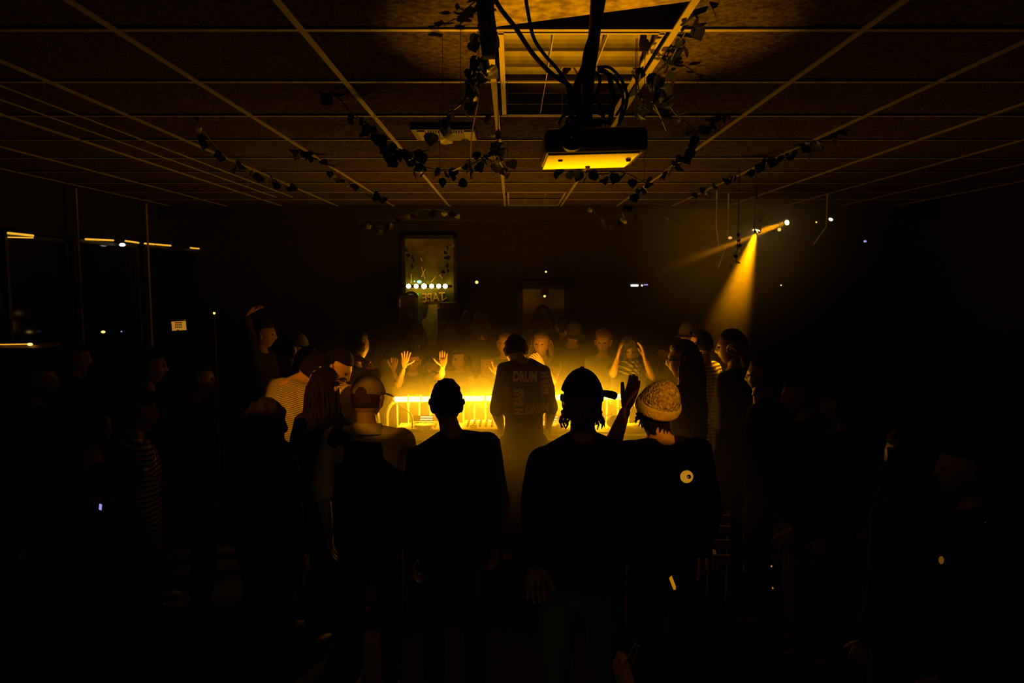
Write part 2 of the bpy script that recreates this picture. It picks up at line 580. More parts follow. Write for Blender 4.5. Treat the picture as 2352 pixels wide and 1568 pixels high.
for k, px in enumerate((939, 956.5, 974.5, 992, 1008, 1023)):
    c = P(px, 657, 8.5)
    R = 0.036 if k == 2 else 0.031
    h = MB().lathe([(R * 1.1, .02), (R * 1.1, -.02), (R * .7, -.05)], c, 16, Matrix.Rotation(PI / 2, 3, 'X')).build('lamp', M['blackmetal'], lb)
    lm = MB()
    for q in range(8):
        a = 2 * PI * q / 8
        lm.ell((c.x + math.cos(a) * R * .66, c.y - .022, c.z + math.sin(a) * R * .66), (R * .32, .008, R * .32), n=8, m=5)
    lm.ell((c.x, c.y - .021, c.z), (R * .62, .008, R * .62), n=10, m=6)
    ld = bpy.data.lights.new('round_lamp_light', 'POINT')
    ld.energy = .28
    ld.color = (1, .66, .06)
    ld.shadow_soft_size = .01
    lo_ = bpy.data.objects.new('round_lamp_light', ld)
    lo_.location = (c.x, c.y + .15, c.z)
    COL.objects.link(lo_)
    o = lm.build('lens_ring', M['lamp'], h)
    o.location = -h.location - lb.location
tl = MB().ell(P(963, 647, 8.48), (.028, .02, .018)).ell(P(952, 646, 8.48), (.008, .01, .008)).build('teal_lamp', M['teal'])
tag(tl, 'small teal lamp just above the row of six round lamps', 'lamp')

# door with pale window panel
dx0, dx1 = P(1201, 664, 8.7).x, P(1296, 664, 8.7).x
dz1, dz0 = P(1250, 664, 8.7).z, P(1250, 775, 8.7).z
dr = structure('door_1', MB().box(((dx0 + dx1) / 2, 8.76, 1.1), (dx1 - dx0 + .24, .05, 2.2)), M['wall'])
MB().box(((dx0 + dx1) / 2, 8.725, (dz0 + dz1) / 2), (dx1 - dx0, .02, dz1 - dz0)).build('window_panel', M['pane'], dr)
db = MB()
for xx in (dx0 - .03, dx1 + .03):
    db.box((xx, 8.71, (dz0 + dz1) / 2), (.06, .03, dz1 - dz0 + .12))
db.box(((dx0 + dx1) / 2, 8.71, dz1 + .03), (dx1 - dx0 + .12, .03, .06))
db.box(P(1250, 671, 8.70), (.075, .03, .07))
db.build('window_frame', M['blackmetal'], dr)
MB().box(P(1215, 649, 8.7), (.16, .02, .012)).build('door_closer', M['greyplastic'], dr)
MB().tube([P(1202, 686, 8.71), P(1243, 689, 8.71), P(1252, 705, 8.71)], .003, 5).build('panel_crack', M['paint'], dr)

def dotlamp(px, py, Y, r, m, label, sx=1.0, cat='lamp', group=None):
    c = P(px, py, Y)
    t = thing('small_lamp', c, label, cat, group)
    MB().ell(c, (r * sx, r * .8, r), n=12, m=8).build('bulb', m, t, smooth=True)
    MB().lathe([(r * .9, 0), (r * .7, r * 1.2)], c + Vector((0, r * .4, 0)), 10, Matrix.Rotation(-PI / 2, 3, 'X')).build('socket', M['blackplastic'], t)
    if Y > 8.4:
        MB().tube([c + Vector((0, r, 0)), Vector((c.x, YB, c.z))], .004, 5).build('bracket', M['blackmetal'], t)
    elif c.z < 1.9:
        MB().tube([c + Vector((0, r, 0)), Vector((c.x, c.y + r, 0))], .006, 5).build('stand', M['blackmetal'], t)
    else:
        MB().tube([c + Vector((0, r, 0)), Vector((c.x, c.y + r, CZ))], .003, 5).build('cord', M['blackmetal'], t)
    return t
dotlamp(1095, 648, 8.6, .019, M['lampwarm'], 'round warm lamp on the back wall right of the painted board')
dotlamp(1254, 624, 8.6, .012, M['lampwarm'], 'tiny warm lamp above the door window panel')
dotlamp(1251, 680, 8.6, .014, M['lampwarm'], 'tiny warm lamp in front of the door window panel')
dotlamp(492, 719, 7.0, .012, M['lampwarm'], 'tiny amber lamp at head height on the left side')
dotlamp(237, 762, 6.2, .012, M['lampwarm'], 'small orange indicator lamp in the dark left crowd', 1.6)
dotlamp(279, 761, 6.4, .007, M['blue'], 'tiny blue indicator light in the dark left crowd')
dotlamp(281, 562, 7.0, .017, M['white'], 'short white lamp hanging under the amber strip on the left wall', 1.9)
dotlamp(1987, 554, 7.4, .012, M['blue'], 'small blue light high on the far right', 1.4)
dotlamp(1794, 655, 7.8, .008, M['lampwarm'], 'faint dot of light right of the spotlight beam')
dotlamp(1677, 546, 6.9, .014, M['lampwarm'], 'small warm lamp left of the spotlight beam source', 1.4)
dotlamp(1790, 527, 6.5, .016, M['lampwarm'], 'warm lamp hanging just below the right spotlight')
dotlamp(1875, 510, 7.2, .008, M['lampwarm'], 'tiny warm dot between the two right-hand spotlights')
# short white fluorescent behind the crowd
t = thing('wall_light', P(1468, 655, 8.5), 'short bright white wall lamp in three segments on the back wall', 'lamp')
MB().tube([P(1449, 655.5, 8.5), P(1466, 655.5, 8.5)], .012, 8).build('long_tube', M['white'], t)
MB().ell(P(1474.5, 655.5, 8.5), (.011, .01, .011)).build('round_bulb', M['white'], t)
MB().tube([P(1479, 654, 8.5), P(1488, 653.5, 8.5)], .007, 8).build('short_tube', M['blue'], t)
MB().box(P(1468, 652, 8.55), (.24, .05, .03)).build('housing', M['blackplastic'], t)

# black boxes in front of the board
t = thing('loudspeaker', P(937, 742, 8.0), 'black loudspeaker cabinet with a carrying handle on top, left of the painted board', 'speaker')
a, b = P(915, 676, 8.0), P(957, 745, 8.0)
MB().box(((a.x + b.x) / 2, 8.05, (a.z + b.z) / 2 - .2), (b.x - a.x, .2, a.z - b.z + .4)).box(((a.x + b.x) / 2, 8.05, .75), (.12, .12, 1.5)).build('cabinet', M['blackplastic'], t, bevel=.01)
hp = [P(930, 678, 7.98), P(938, 673, 7.98), P(948, 672, 7.98), P(957, 678, 7.98), P(958, 685, 7.98)]
MB().tube(spline(hp, 4), .014, 8).build('handle', M['blackplastic'], t, smooth=True)
MB().ell(((a.x + b.x) / 2, 7.945, (a.z + b.z) / 2 - .05), (.075, .02, .075)).build('speaker_cone', M['greyplastic'], t)
MB().box(P(918.5, 696, 7.94), (.014, .01, .085)).build('badge', M['kraft'], t)
t = thing('loudspeaker', P(1026, 737, 8.3), 'square black loudspeaker covering the lower right of the painted board', 'speaker')
a, b = P(1009, 695, 8.3), P(1048, 738, 8.3)
MB().box(((a.x + b.x) / 2, 8.42, (a.z + b.z) / 2), (b.x - a.x, .22, a.z - b.z)).build('cabinet', M['blackplastic'], t, bevel=.008)
MB().ell(((a.x + b.x) / 2, 8.31, (a.z + b.z) / 2), (.06, .015, .06)).build('speaker_cone', M['greyplastic'], t)
MB().tube([((a.x + b.x) / 2, 8.42, b.z), ((a.x + b.x) / 2, 8.42, .05)], .017, 8).build('stand_pole', M['blackmetal'], t)
MB().lathe([(.2, 0), (.2, .03), (.05, .05)], ((a.x + b.x) / 2, 8.42, 0), 14).build('base_plate', M['blackmetal'], t)

# ------------------------------------------------------------------ left wall: windows with amber strips
WX = XL + .01
def wallpt(px, py):
    """point on left wall plane"""
    u = (px - 1176.0) / FPX
    v = (784.0 - py) / FPX
    d = Vector((u, math.cos(PITCH) + v * math.sin(PITCH), -math.sin(PITCH) + v * math.cos(PITCH)))
    return Vector((0, 0, CAMZ)) + d * (WX / d.x)
wn = 0
for (pa, pb) in ((2, 150), (160, 312), (322, 460)):
    wn += 1
    y0, y1 = wallpt(pa, 600).y, wallpt(pb, 600).y
    z1 = wallpt(pa, 540 + (pa) * .075).z
    z0 = 1.05
    wd = structure('window_%d' % wn, MB().box((XL + .01, (y0 + y1) / 2, (z0 + z1) / 2), (.02, y1 - y0 - .06, z1 - z0)), M['glass'],
                   label='tall dark window on the left wall under the amber strip')
    f = MB()
    for yy in (y0 + .02, y1 - .02):
        f.box((XL + .03, yy, (z0 + z1) / 2), (.04, .03, z1 - z0 + .04))
    for zz in (z0, z1):
        f.box((XL + .03, (y0 + y1) / 2, zz), (.04, y1 - y0, .03))
    f.build('window_frame', M['greyplastic'], wd)
for a, b, lab in (((0, 535), (59, 541), 'glowing amber strip at the left edge, upper of two'), ((0, 544.5), (59, 546), 'thin glowing amber strip at the left edge, lower of two'),
             ((181, 549), (246, 552), 'long wavy glowing amber strip on the left wall'), ((274, 553), (305, 557.5), 'glowing amber strip above the small white lamp'),
             ((319, 559), (343, 561), 'glowing amber strip right of the window post'), ((346, 561), (380, 564), 'glowing amber strip in the middle of the left wall'), ((426, 569), (453, 571.5), 'rightmost short glowing amber strip on the left wall')):
    pa, pb = wallpt(*a), wallpt(*b)
    pa.x += .06; pb.x += .06
    t = thing('glow_strip', (pa + pb) / 2, lab, 'strip light')
    MB().tube([pa, pb], .009 if a[1] != 544.5 else .005, 6).build('lit_strip', M['strip'], t)  # emissive amber strip along the window heads
    MB().tube([pa + Vector((-.015, 0, .012)), pb + Vector((-.015, 0, .012))], .012, 4).build('channel', M['blackmetal'], t)
for k, (px, py0, py1) in enumerate(((156, 600, 730), (317, 548, 676))):
    pa, pb = wallpt(px, py0), wallpt(px + 4, py1)
    t = MB().tube([(pa.x + .1, pa.y, 3.0), (pa.x + .1, pa.y, .0)], .010, 8).build('window_post', M['kraft'])
    tag(t, ['thin metal post left of the middle window', 'thin metal post with an amber gleam right of the small white lamp'][k], 'post')
t = thing('bar_shelf', P(20, 792, 5.0), 'narrow bar shelf with a glowing rounded end at the left edge', 'shelf')
MB().box(P(15, 796, 5.0) + Vector((0, .1, 0)), (.5, .2, .02)).build('board', M['kraft'], t)
MB().tube([P(0, 791, 4.98), P(62, 790, 4.98)], .0045, 8).build('edge_strip', M['strip'], t)
MB().ell(P(69, 790.5, 4.98), (.02, .01, .010)).build('end_lamp', M['lampwarm'], t)
for xx in (-3.78, -3.42):
    MB().box((xx, 5.1, P(0, 796, 5.0).z / 2), (.03, .03, P(0, 798, 5.0).z)).build('leg', M['blackmetal'], t)
# lit sign/box
t = thing('sign_box', P(410, 757, 6.6), 'small lit card sign with rows of dark print on a stand, left side', 'sign')
MB().box(P(411, 748, 6.6), (.125, .02, .085), Matrix.Rotation(-.05, 3, 'Y')).build('card', emit('card_glow', (1, .42, .03), .38), t)
MB().box(P(408, 734.5, 6.6), (.14, .03, .014)).build('top_rail', M['kraft'], t)
pr = MB()
for r in range(3):
    for q in range(4):
        pr.box(P(403.5 + q * 4.2, 741 + r * 5, 6.585), (.012, .004, .010))
pr.build('print_rows', M['black'], t)
MB().tube([P(410, 757, 6.6), (P(410, 757, 6.6).x, 6.6, 0)], .015, 8).build('stand', M['blackmetal'], t)
MB().lathe([(.15, 0), (.15, .02), (.03, .03)], (P(410, 757, 6.6).x, 6.6, 0), 12).build('foot', M['blackmetal'], t)

# ------------------------------------------------------------------ barriers and glowing tube
BY = 6.1
def barrier(a, b, label, n, ztop=1.19, corner=True):
    """crowd barrier between floor points a and b"""
    a, b = Vector((*a, 0)), Vector((*b, 0))
    t = thing('crowd_barrier', (a + b) / 2, label, 'barrier')
    d = (b - a).normalized()
    r = .16
    up = Vector((0, 0, 1))
    pts = [a + up * .12]
    for k in range(6):
        q = PI / 2 * k / 5
        pts.append(a + up * (ztop - r + r * math.sin(q)) + d * (r - r * math.cos(q)))
    for k in range(6):
        q = PI / 2 * (1 - k / 5)
        pts.append(b + up * (ztop - r + r * math.sin(q)) - d * (r - r * math.cos(q)))
    pts.append(b + up * .12)
    MB().tube(pts, .019, 8).tube([a + up * .14, b + up * .14], .016, 8).build('frame', M['galv'], t, smooth=True)
    sd_ = Vector((d.y, -d.x, 0))
    rz_ = math.atan2(d.y, d.x)
    MB().box((a + b) / 2 + up * .50 + sd_ * .022, ((b - a).length - .06, .006, .66), Matrix.Rotation(rz_, 3, 'Z')).build('added_light_block', M['black'], t)  # added unseen panel, stops light leaking under the barrier
    L = (b - a).length
    for k in range(1, n):
        q = a + d * (L * k / n)
        MB().tube([q + up * .14, q + up * (ztop - .005)], .0075, 6).build('bar', M['galv'], t, smooth=True)
    for q in (a + d * .15, b - d * .15):
        s = Vector((-d.y, d.x, 0))
        MB().tube(spline([q + s * .28 + up * .012, q + s * .1 + up * .06, q + up * .13, q - s * .1 + up * .06, q - s * .28 + up * .012], 3), .014, 6).build('foot', M['galv'], t)
    return t
zt = P(1176, 914, BY).z
xl, xr = P(887, 914, BY).x, P(1470, 914, BY).x
barrier((xl, BY), (xr, BY), 'steel crowd barrier carrying the glowing tube in front of the DJ table', 23, zt)
barrier((xl - .07, BY), (xl - .95, BY - .25), 'steel crowd barrier left of the DJ table, mostly hidden by people', 10, zt - .03)
barrier((xr + .08, BY - .12), (xr + .06, BY - 1.35), 'steel crowd barrier running towards the viewer beside the knit hat', 13, zt - .03)
t = thing('light_tube', P(1172, 914, BY), 'blazing white-yellow light tube tied along the barrier top', 'tube light')
ta, tb = P(907, 917, BY - .05), P(1441, 911, BY - .05)
MB().tube([ta, ta.lerp(tb, .25), ta.lerp(tb, .5), ta.lerp(tb, .75), tb], .022, 10).build('glowing_tube', M['tube'], t, smooth=True)
for q in (ta, tb):
    s = -1 if q is ta else 1
    MB().tube([q + Vector((s * .001, 0, 0)), q + Vector((s * .02, 0, 0))], .02, 10).build('end_cap', M['galv'], t)
for px in (938, 967, 1114, 1262, 1295, 1398, 1420):
    c = P(px, 914, BY - .05)
    mb = MB().lathe([(.0255, -.004), (.0255, .004)], c, 10, Matrix.Rotation(PI / 2, 3, 'Y'))
    mb.tube([c + Vector((0, -.02, -.01)), c + Vector((random.uniform(-.02, .02), -.03, -.05))], .0035, 5)
    mb.tube([c + Vector((0, -.01, .02)), c + Vector((random.uniform(-.01, .01), -.02, .036))], .003, 5)
    mb.build('cable_tie', M['whiteplastic'], t)
for pts, lab in (([(905, 922), (925, 938), (945, 954), (948, 985)], 'thin cable sagging from the left end of the light tube'),
                 ([(1436, 924), (1410, 943), (1382, 962), (1368, 975)], 'thin cable sagging from the right end of the light tube')):
    o = MB().tube(spline([P(x, y, BY - .1 - k * .22) for k, (x, y) in enumerate(pts)], 5), .005, 6).build('cable', M['whiteplastic'])
    tag(o, lab, 'cable')

# ------------------------------------------------------------------ stage and DJ table
SZ = .12
o = MB().box((.1, 5.22, SZ / 2), (2.9, 1.45, SZ)).build('stage_riser', M['black'], bevel=.01)
tag(o, 'low black riser under the DJ and the equipment table', 'stage')
TZ = P(1176, 999, 5.0).z
tx0, tx1 = P(908, 990, 5.2).x, P(1492, 990, 5.2).x
_before = set(bpy.data.objects)
t = thing('dj_table', ((tx0 + tx1) / 2, 5.22, SZ), 'long high equipment table between the DJ and the barrier', 'table')
MB().box(((tx0 + tx1) / 2, 5.23, TZ - .02), (tx1 - tx0, .5, .04)).build('tabletop', M['paper'], t, bevel=.004)
MB().box(((tx0 + tx1) / 2, 5.0, (TZ + SZ) / 2 - .02), (tx1 - tx0 - .06, .02, TZ - SZ - .04)).build('front_cloth', M['black'], t)
for xx in (tx0 + .05, tx1 - .05):
    for yy in (5.03, 5.43):
        MB().box((xx, yy, (TZ - .04 + SZ) / 2), (.04, .04, TZ - .04 - SZ)).build('leg', M['blackmetal'], t)
TABLE_THINGS_FROM = len(bpy.data.objects)
def player(pxc, label, lcd=True):
    c = P(pxc, 990, 5.2); c.z = TZ
    t = thing('media_player', c, label, 'dj player')
    MB().box((c.x, 5.22, TZ + .016), (.26, .34, .032)).build('body', M['greyplastic'], t, bevel=.006)
    MB().box((c.x, 5.22, TZ + .0335), (.25, .33, .004)).build('face_plate', M['paper'], t)
    MB().lathe([(.075, 0), (.075, .012), (.062, .016), (.02, .014)], (c.x, 5.17, TZ + .035), 20).build('jog_wheel', M['greyplastic'], t)
    s = MB().box((c.x, 5.37, TZ + .06), (.22, .05, .006), Matrix.Rotation(.9, 3, 'X')).build('screen_hood', M['blackplastic'], t)
    l = MB()
    for r, zz in ((0, .008), (1, -.010)):
        l.box((c.x, 5.345 + r * -.012, TZ + .068 + zz), (.10, .006, .008), Matrix.Rotation(.9, 3, 'X'))
    o = l.build('display', M['lcd'], t)
    g = MB()
    for q in range(4):
        g.box((c.x - .05 + q * .03, 5.30, TZ + .04), (.013, .012, .006))
    g.build('button', M['green'], t)
    for q in range(3):
        MB().lathe([(.008, 0), (.007, .016)], (c.x + .09, 5.12 + q * .05, TZ + .035), 8).build('knob', M['blackplastic'], t)
player(975, 'left media player with lit display, beside the shoulder of the front man')
player(1268, 'right media player with green and white display, right of the DJ')
c = P(1110, 990, 5.2)
t = thing('mixer', (c.x, 5.22, TZ), 'DJ mixer covered in small knobs, between the two players', 'mixer')
MB().box((c.x, 5.22, TZ + .018), (.32, .36, .036)).build('body', M['greyplastic'], t, bevel=.006)
MB().box((c.x, 5.22, TZ + .038), (.31, .35, .004)).build('face_plate', M['paper'], t)
for r in range(4):
    for q in range(6):
        MB().lathe([(.009, 0), (.008, .02)], (c.x - .12 + q * .048, 5.12 + r * .07, TZ + .04), 8).build('knob', M['blackplastic'], t)
for q in range(4):
    MB().box((c.x - .09 + q * .06, 5.36, TZ + .045), (.03, .02, .01)).build('indicator_lamp', M['lcd'], t)
# other things on the table
t = thing('flight_case', P(962, 996, 5.0), 'dark case with pale rim at the left end of the DJ table', 'case')
c = P(962, 994, 5.02)
MB().box((c.x, 5.03, TZ - .045), (.17, .06, .10)).build('case_body', M['kraft'], t, bevel=.004)
MB().box((c.x, 5.03, TZ + .008), (.175, .065, .006)).build('rim', M['galv'], t)
MB().box((c.x - .06, 4.998, TZ - .03), (.02, .006, .025)).build('latch', M['chrome'], t)
t = thing('headphones', (P(977, 984, 5.05).x, 5.08, TZ + .02), 'dark headphones lying in front of the left player', 'headphones')
MB().tube(spline([P(962, 983, 5.07), P(968, 980, 5.05), P(980, 984, 5.04), P(990, 981, 5.06)], 4), .008, 6).build('headband', M['blackplastic'], t)
for px in (962, 990):
    MB().ell(P(px, 985, 5.06), (.02, .02, .016)).build('ear_cup', M['blackplastic'], t)
t = thing('bottle', P(947, 985, 5.1), 'tiny dark bottle near the left end of the DJ table', 'bottle')
MB().lathe([(.012, 0), (.012, .035), (.005, .045), (.005, .06)], (P(947, 985, 5.12).x, 5.12, TZ), 10).build('glass_body', M['glass'], t)
MB().lathe([(.006, 0), (.006, .01)], (P(947, 985, 5.12).x, 5.12, TZ + .06), 8).build('cap', M['blackplastic'], t)
t = thing('portable_speaker', P(1415, 985, 5.2), 'dark rounded portable speaker with a green light, behind the raised forearm', 'speaker')
c = P(1414, 972, 5.25)
MB().ell((c.x, 5.25, TZ + .055), (.075, .055, .055), n=18, m=12).build('body', M['greyplastic'], t, smooth=True)
MB().ell((c.x - .015, 5.197, TZ + .065), (.005, .004, .005), n=8, m=5).build('power_light', M['green'], t)
MB().ell((c.x, 5.205, TZ + .05), (.05, .012, .035), n=14, m=8).build('grille', M['blackplastic'], t)
mb = MB()
c = P(1462, 985, 5.15)
N = 10
vs, fs = [], []
for i in range(N):
    for j in range(N):
        x, y = (i / (N - 1) - .5), (j / (N - 1) - .5)
        z = .035 * noise.noise(Vector((x * 7, y * 7, 3))) + .028 - .1 * (x * x + y * y) * .6
        vs.append((c.x + x * .17 + .012 * noise.noise(Vector((y * 9, x * 3, 1))), 5.17 + y * .22, TZ + max(z, .002)))
for i in range(N - 1):
    for j in range(N - 1):
        fs.append((i * N + j, (i + 1) * N + j, (i + 1) * N + j + 1, i * N + j + 1))
mb.add(vs, fs)
o = mb.build('crumpled_cloth', M['light'], smooth=True)
sd = o.modifiers.new('solid', 'SOLIDIFY'); sd.thickness = .005
tag(o, 'crumpled pale cloth at the right end of the DJ table', 'cloth')
for k, (px, lab) in enumerate(((925, 'white papers at the left end of the DJ table'), (1385, 'white paper scattered with crumbs left of the raised forearm'))):
    c = P(px, 985, 5.15)
    o = MB().box((c.x, 5.18, TZ + .003), (.12, .2, .003), Matrix.Rotation(.2, 3, 'Z')).box((c.x + .01, 5.16, TZ + .007), (.11, .18, .003), Matrix.Rotation(-.15, 3, 'Z')).build('paper', M['paper'])
    tag(o, lab, 'paper')
for k, (px, lab) in enumerate(((1285, 'small clear cup right of the right player'), (1088, 'small clear cup left of the mixer'))):
    c = P(px, 985, 5.15)
    t = thing('cup', (c.x, 5.1, TZ), lab, 'cup')
    MB().lathe([(.022, 0), (.03, .06), (.027, .06), (.02, .006)], (c.x, 5.1, TZ), 14).build('cup_body', M['whiteplastic'], t)
    MB().lathe([(.0265, .052), (.0265, .054)], (c.x, 5.1, TZ), 14).build('drink', M['kraft'], t)

# the table with everything on it stands a little further back, close to the barrier
_dz = P(1176, 999, 5.42).z - TZ
for _o in [o_ for o_ in bpy.data.objects if o_ not in _before and o_.parent is None]:
    if _o.type == 'EMPTY':
        _o.location = (_o.location.x * 1.08, _o.location.y + .42, _o.location.z + _dz)
    else:
        _cx = sum(v.co.x for v in _o.data.vertices) / len(_o.data.vertices)
        _o.location = (_cx * .08, .42, _dz)
for _o in [o_ for o_ in bpy.data.objects if o_ not in _before and o_.name.startswith(('tabletop', 'front_cloth'))]:
    _c = _o.parent.location.x
    _o.scale.x = 1.08
    _o.location.x = -(_c / 1.08) * 1.08
# unseen upward lamp added on the floor to brighten ceiling and projector, just below the frame
UP = Vector((.02, 2.50, .32))
UPT = Vector((.24, 2.50, CZ))
t = thing('added_floor_spot', (UP.x, UP.y, 0), 'added unseen floor spotlight pointing up at the projector, below the frame', 'spotlight')
dq = (UPT - UP).normalized()
rm = dq.to_track_quat('Z', 'Y').to_matrix()
MB().lathe([(.045, -.12), (.055, -.01), (.058, -.012), (.058, -.1)], UP, 16, rm).build('housing', M['blackmetal'], t)
MB().lathe([(.046, -.012), (.046, -.009)], UP, 16, rm).build('lens', M['lens'], t)
MB().box((UP.x, UP.y, .015), (.2, .16, .03)).build('base', M['blackmetal'], t)
for q in (-.075, .075):
    MB().box((UP.x + q, UP.y, .15), (.012, .03, .27)).build('bracket', M['blackmetal'], t)
spot('added_floor_spot_beam', UP + dq * .01, UPT, UP_SPOT_W, 31, .95, .012)

# ------------------------------------------------------------------ right-hand spotlights with beam
def fixture(pos, target, watts, size, label, blend=.35, r=.03):
    pos, target = Vector(pos), Vector(target)
    d = (target - pos).normalized()
    t = thing('spotlight', pos, label, 'spotlight')
    rm = d.to_track_quat('Z', 'Y').to_matrix()
    MB().lathe([(r * .9, -.16), (r * 1.25, -.13), (r * 1.3, -.012), (r * 1.45, 0), (r * 1.2, 0), (r * 1.1, -.10)], pos, 18, rm).build('housing', M['blackmetal'], t)
    MB().ell(pos + d * -.004, (r * 1.05, r * 1.05, .012), rm, 16, 8).build('lens', M['lens'], t, smooth=True)
    top = Vector((pos.x, pos.y + .04, CZ))
    MB().tube([pos - d * .08 + Vector((0, 0, .03)), pos - d * .08 + Vector((0, .02, .12)), top], .008, 6).build('hanger', M['blackmetal'], t)
    spot('spotlight_beam', pos + d * .015, target, watts, size, blend, .02, (1.0, .32, 0.0))
    return t
S1 = P(1737, 530, 6.3)
fixture(S1, P(1640, 850, 6.0), BEAM_W, 29, 'bright amber spotlight throwing a wide beam down onto the crowd', .95)
S2 = P(1807, 511, 6.5)
fixture(S2, P(1737, 534, 6.3), BEAM_W * .75, 7, 'second amber spotlight to the right, shining towards the first', .5, .022)
S3 = P(1908, 504, 6.8)
fixture(S3, P(1860, 590, 6.6), 2.0, 6, 'small dim spotlight furthest right', .6, .018)
fixture((-1.7, .9, 2.93), (-1.2, 4.2, 1.56), 330, 11, 'added unseen ceiling spotlight aimed at the people left of the booth, behind the viewpoint', .25, .03)  # unseen lamps added behind the camera to brighten the people
fixture((1.7, .9, 2.93), (.74, 3.30, 1.60), 190, 6.2, 'added unseen ceiling spotlight aimed at the knit hat, behind the viewpoint', .3, .03)
fixture((.25, -.6, 2.93), (.08, 5.0, 1.36), 45, 5.5, 'added unseen fill spotlight aimed dimly at the back of the DJ, behind the viewpoint', .5, .03)  # unseen fill lamp added to bring out the shirt lettering
fixture((-1.25, .7, 2.93), (-.67, 3.6, 1.55), 100, 5.6, 'added unseen ceiling spotlight aimed at the pale cap, behind the viewpoint', .35, .03)
# thin rods / stands near the beams
for a, b, Y, lab in (((1645, 515), (1652, 574), 6.6, 'thin hanging rod left of the spotlight beam'), ((1671, 555), (1650, 615), 6.8, 'slanting stay rod just left of the beam'), ((1898, 520), (1868, 562), 6.9, 'slanting stay rod below the furthest right spotlight')):
    pa, pb = P(*a, Y), P(*b, Y)
    o = MB().tube([Vector((pa.x, pa.y, CZ)), pa, pb], .006, 6).build('hanging_rod', M['galv'])
    tag(o, lab, 'rod')

# ------------------------------------------------------------------ projector, pole, cables
PYY = 1.97
mt = P(1372, -5, 2.06)
t = thing('projector', P(1365, 320, 2.05), 'dark ceiling projector with a round lens, its underside lit amber', 'projector')
za, zb = P(1365, 290, 1.95).z, P(1365, 350, 1.95).z
x0, x1 = P(1250, 320, 1.95).x, P(1488, 320, 1.95).x
RZ = Matrix.Rotation(-.03, 3, 'Y') @ Matrix.Rotation(.02, 3, 'Z')
cc = Vector(((x0 + x1) / 2, 1.95 + .13, (za + zb) / 2))
MB().box(cc, (x1 - x0, .26, za - zb), RZ).build('casing', M['greyplastic'], t, bevel=.014)
MB().box(cc + Vector((-.006, 0, -(za - zb) / 2 - .0015)), (x1 - x0 - .03, .24, .004), RZ).build('bottom_panel', M['grey_panel'], t)
lc = P(1312, 318, 1.94)
MB().lathe([(.036, 0), (.036, .03), (.031, .034), (.028, .024), (.02, .018)], lc, 24, Matrix.Rotation(PI / 2, 3, 'X')).build('lens_ring', M['blackplastic'], t)
MB().ell(lc + Vector((0, -.018, 0)), (.024, .008, .024)).build('lens_glass', M['glass'], t, smooth=True)
MB().ell(P(1365, 322, 1.945), (.006, .004, .008)).build('infrared_window', M['glass'], t)
vt = MB()
for q in range(8):
    vt.box(P(1432 + q * 6, 321, 1.947), (.002, .004, .05))
vt.build('vent_slots', M['black'], t)
for q in ((-.09, -.05), (.10, -.05), (.0, .08)):
    MB().lathe([(.008, 0), (.006, -.008)], cc + Vector((q[0], q[1], -(za - zb) / 2 - .003)), 10).build('foot', M['blackplastic'], t)
t = thing('projector_mount', mt, 'black ceiling pole holding the projector, wrapped in cables', 'mount')
MB().tube(spline([(mt.x, 2.06, CZ + .002), P(1365, 80, 2.05), P(1352, 180, 2.05), P(1346, 285, 2.05)], 4), .017, 10).build('pole', M['blackmetal'], t, smooth=True)
pc = P(1352, -2, 2.1)
MB().lathe([(.03, .0), (.03, -.006), (.02, -.01)], (pc.x, pc.y, CZ), 20).build('ceiling_plate', M['whiteplastic'], t)
MB().box(P(1346, 284, 2.05), (.09, .07, .012)).build('bracket_plate', M['blackmetal'], t)
def cable(pix, label, r=.005, group=None, m='rubber'):
    pts = [P(a, b, c) for a, b, c in pix]
    o = MB().tube(spline(pts, 6), r, 7).build('cable', M[m], smooth=True)
    tag(o, label, 'cable', group)
    return o
cable([(1120, -30, 2.0), (1150, 20, 2.0), (1185, 65, 2.0), (1225, 125, 2.0), (1270, 172, 2.0), (1310, 200, 2.0), (1318, 250, 2.0)], 'thick black cable swinging from the left cable bundle to the pole', .0065)
cable([(1205, -20, 2.0), (1213, 30, 2.0), (1225, 85, 2.0), (1250, 125, 2.0), (1285, 165, 2.0), (1305, 205, 2.0), (1312, 280, 2.0)], 'thinner black cable dropping from the ceiling to the pole', .005)
cable([(1345, 150, 2.02), (1325, 200, 2.0), (1328, 240, 2.0), (1330, 282, 2.0)], 'short thick cable taped along the left of the pole', .011)
cable([(1385, -20, 2.04), (1370, 60, 2.03), (1352, 110, 2.02), (1345, 160, 2.02), (1350, 225, 2.0), (1342, 282, 2.0)], 'thick cable taped down the front of the pole', .012)
cable([(1372, 155, 2.02), (1400, 155, 2.02), (1425, 180, 2.02), (1440, 215, 2.02), (1436, 250, 2.04), (1420, 288, 2.06)], 'outermost cable loop right of the projector pole', .0042)
cable([(1374, 160, 2.0), (1396, 170, 2.0), (1405, 200, 2.0), (1408, 240, 2.0), (1398, 285, 2.03)], 'thick cable loop right of the projector pole', .0075)
cable([(1368, 165, 2.01), (1378, 180, 2.01), (1374, 205, 2.01), (1366, 225, 2.01), (1380, 245, 2.01), (1386, 265, 2.01), (1378, 285, 2.02)], 'small inner cable loop close to the pole', .0045)
cable([(1372, 158, 2.03), (1408, 175, 2.03), (1428, 210, 2.03), (1430, 240, 2.05), (1422, 282, 2.06)], 'middle cable loop right of the projector pole', .0042)
cable([(1300, 282, 2.02), (1315, 262, 2.0), (1345, 255, 2.0), (1380, 262, 2.0), (1392, 285, 2.02)], 'cable arching over the top of the projector', .0045)
cable([(1284, 284, 2.02), (1292, 268, 2.0), (1310, 262, 2.0), (1322, 275, 2.0)], 'little cable hoop over the left end of the projector', .004)
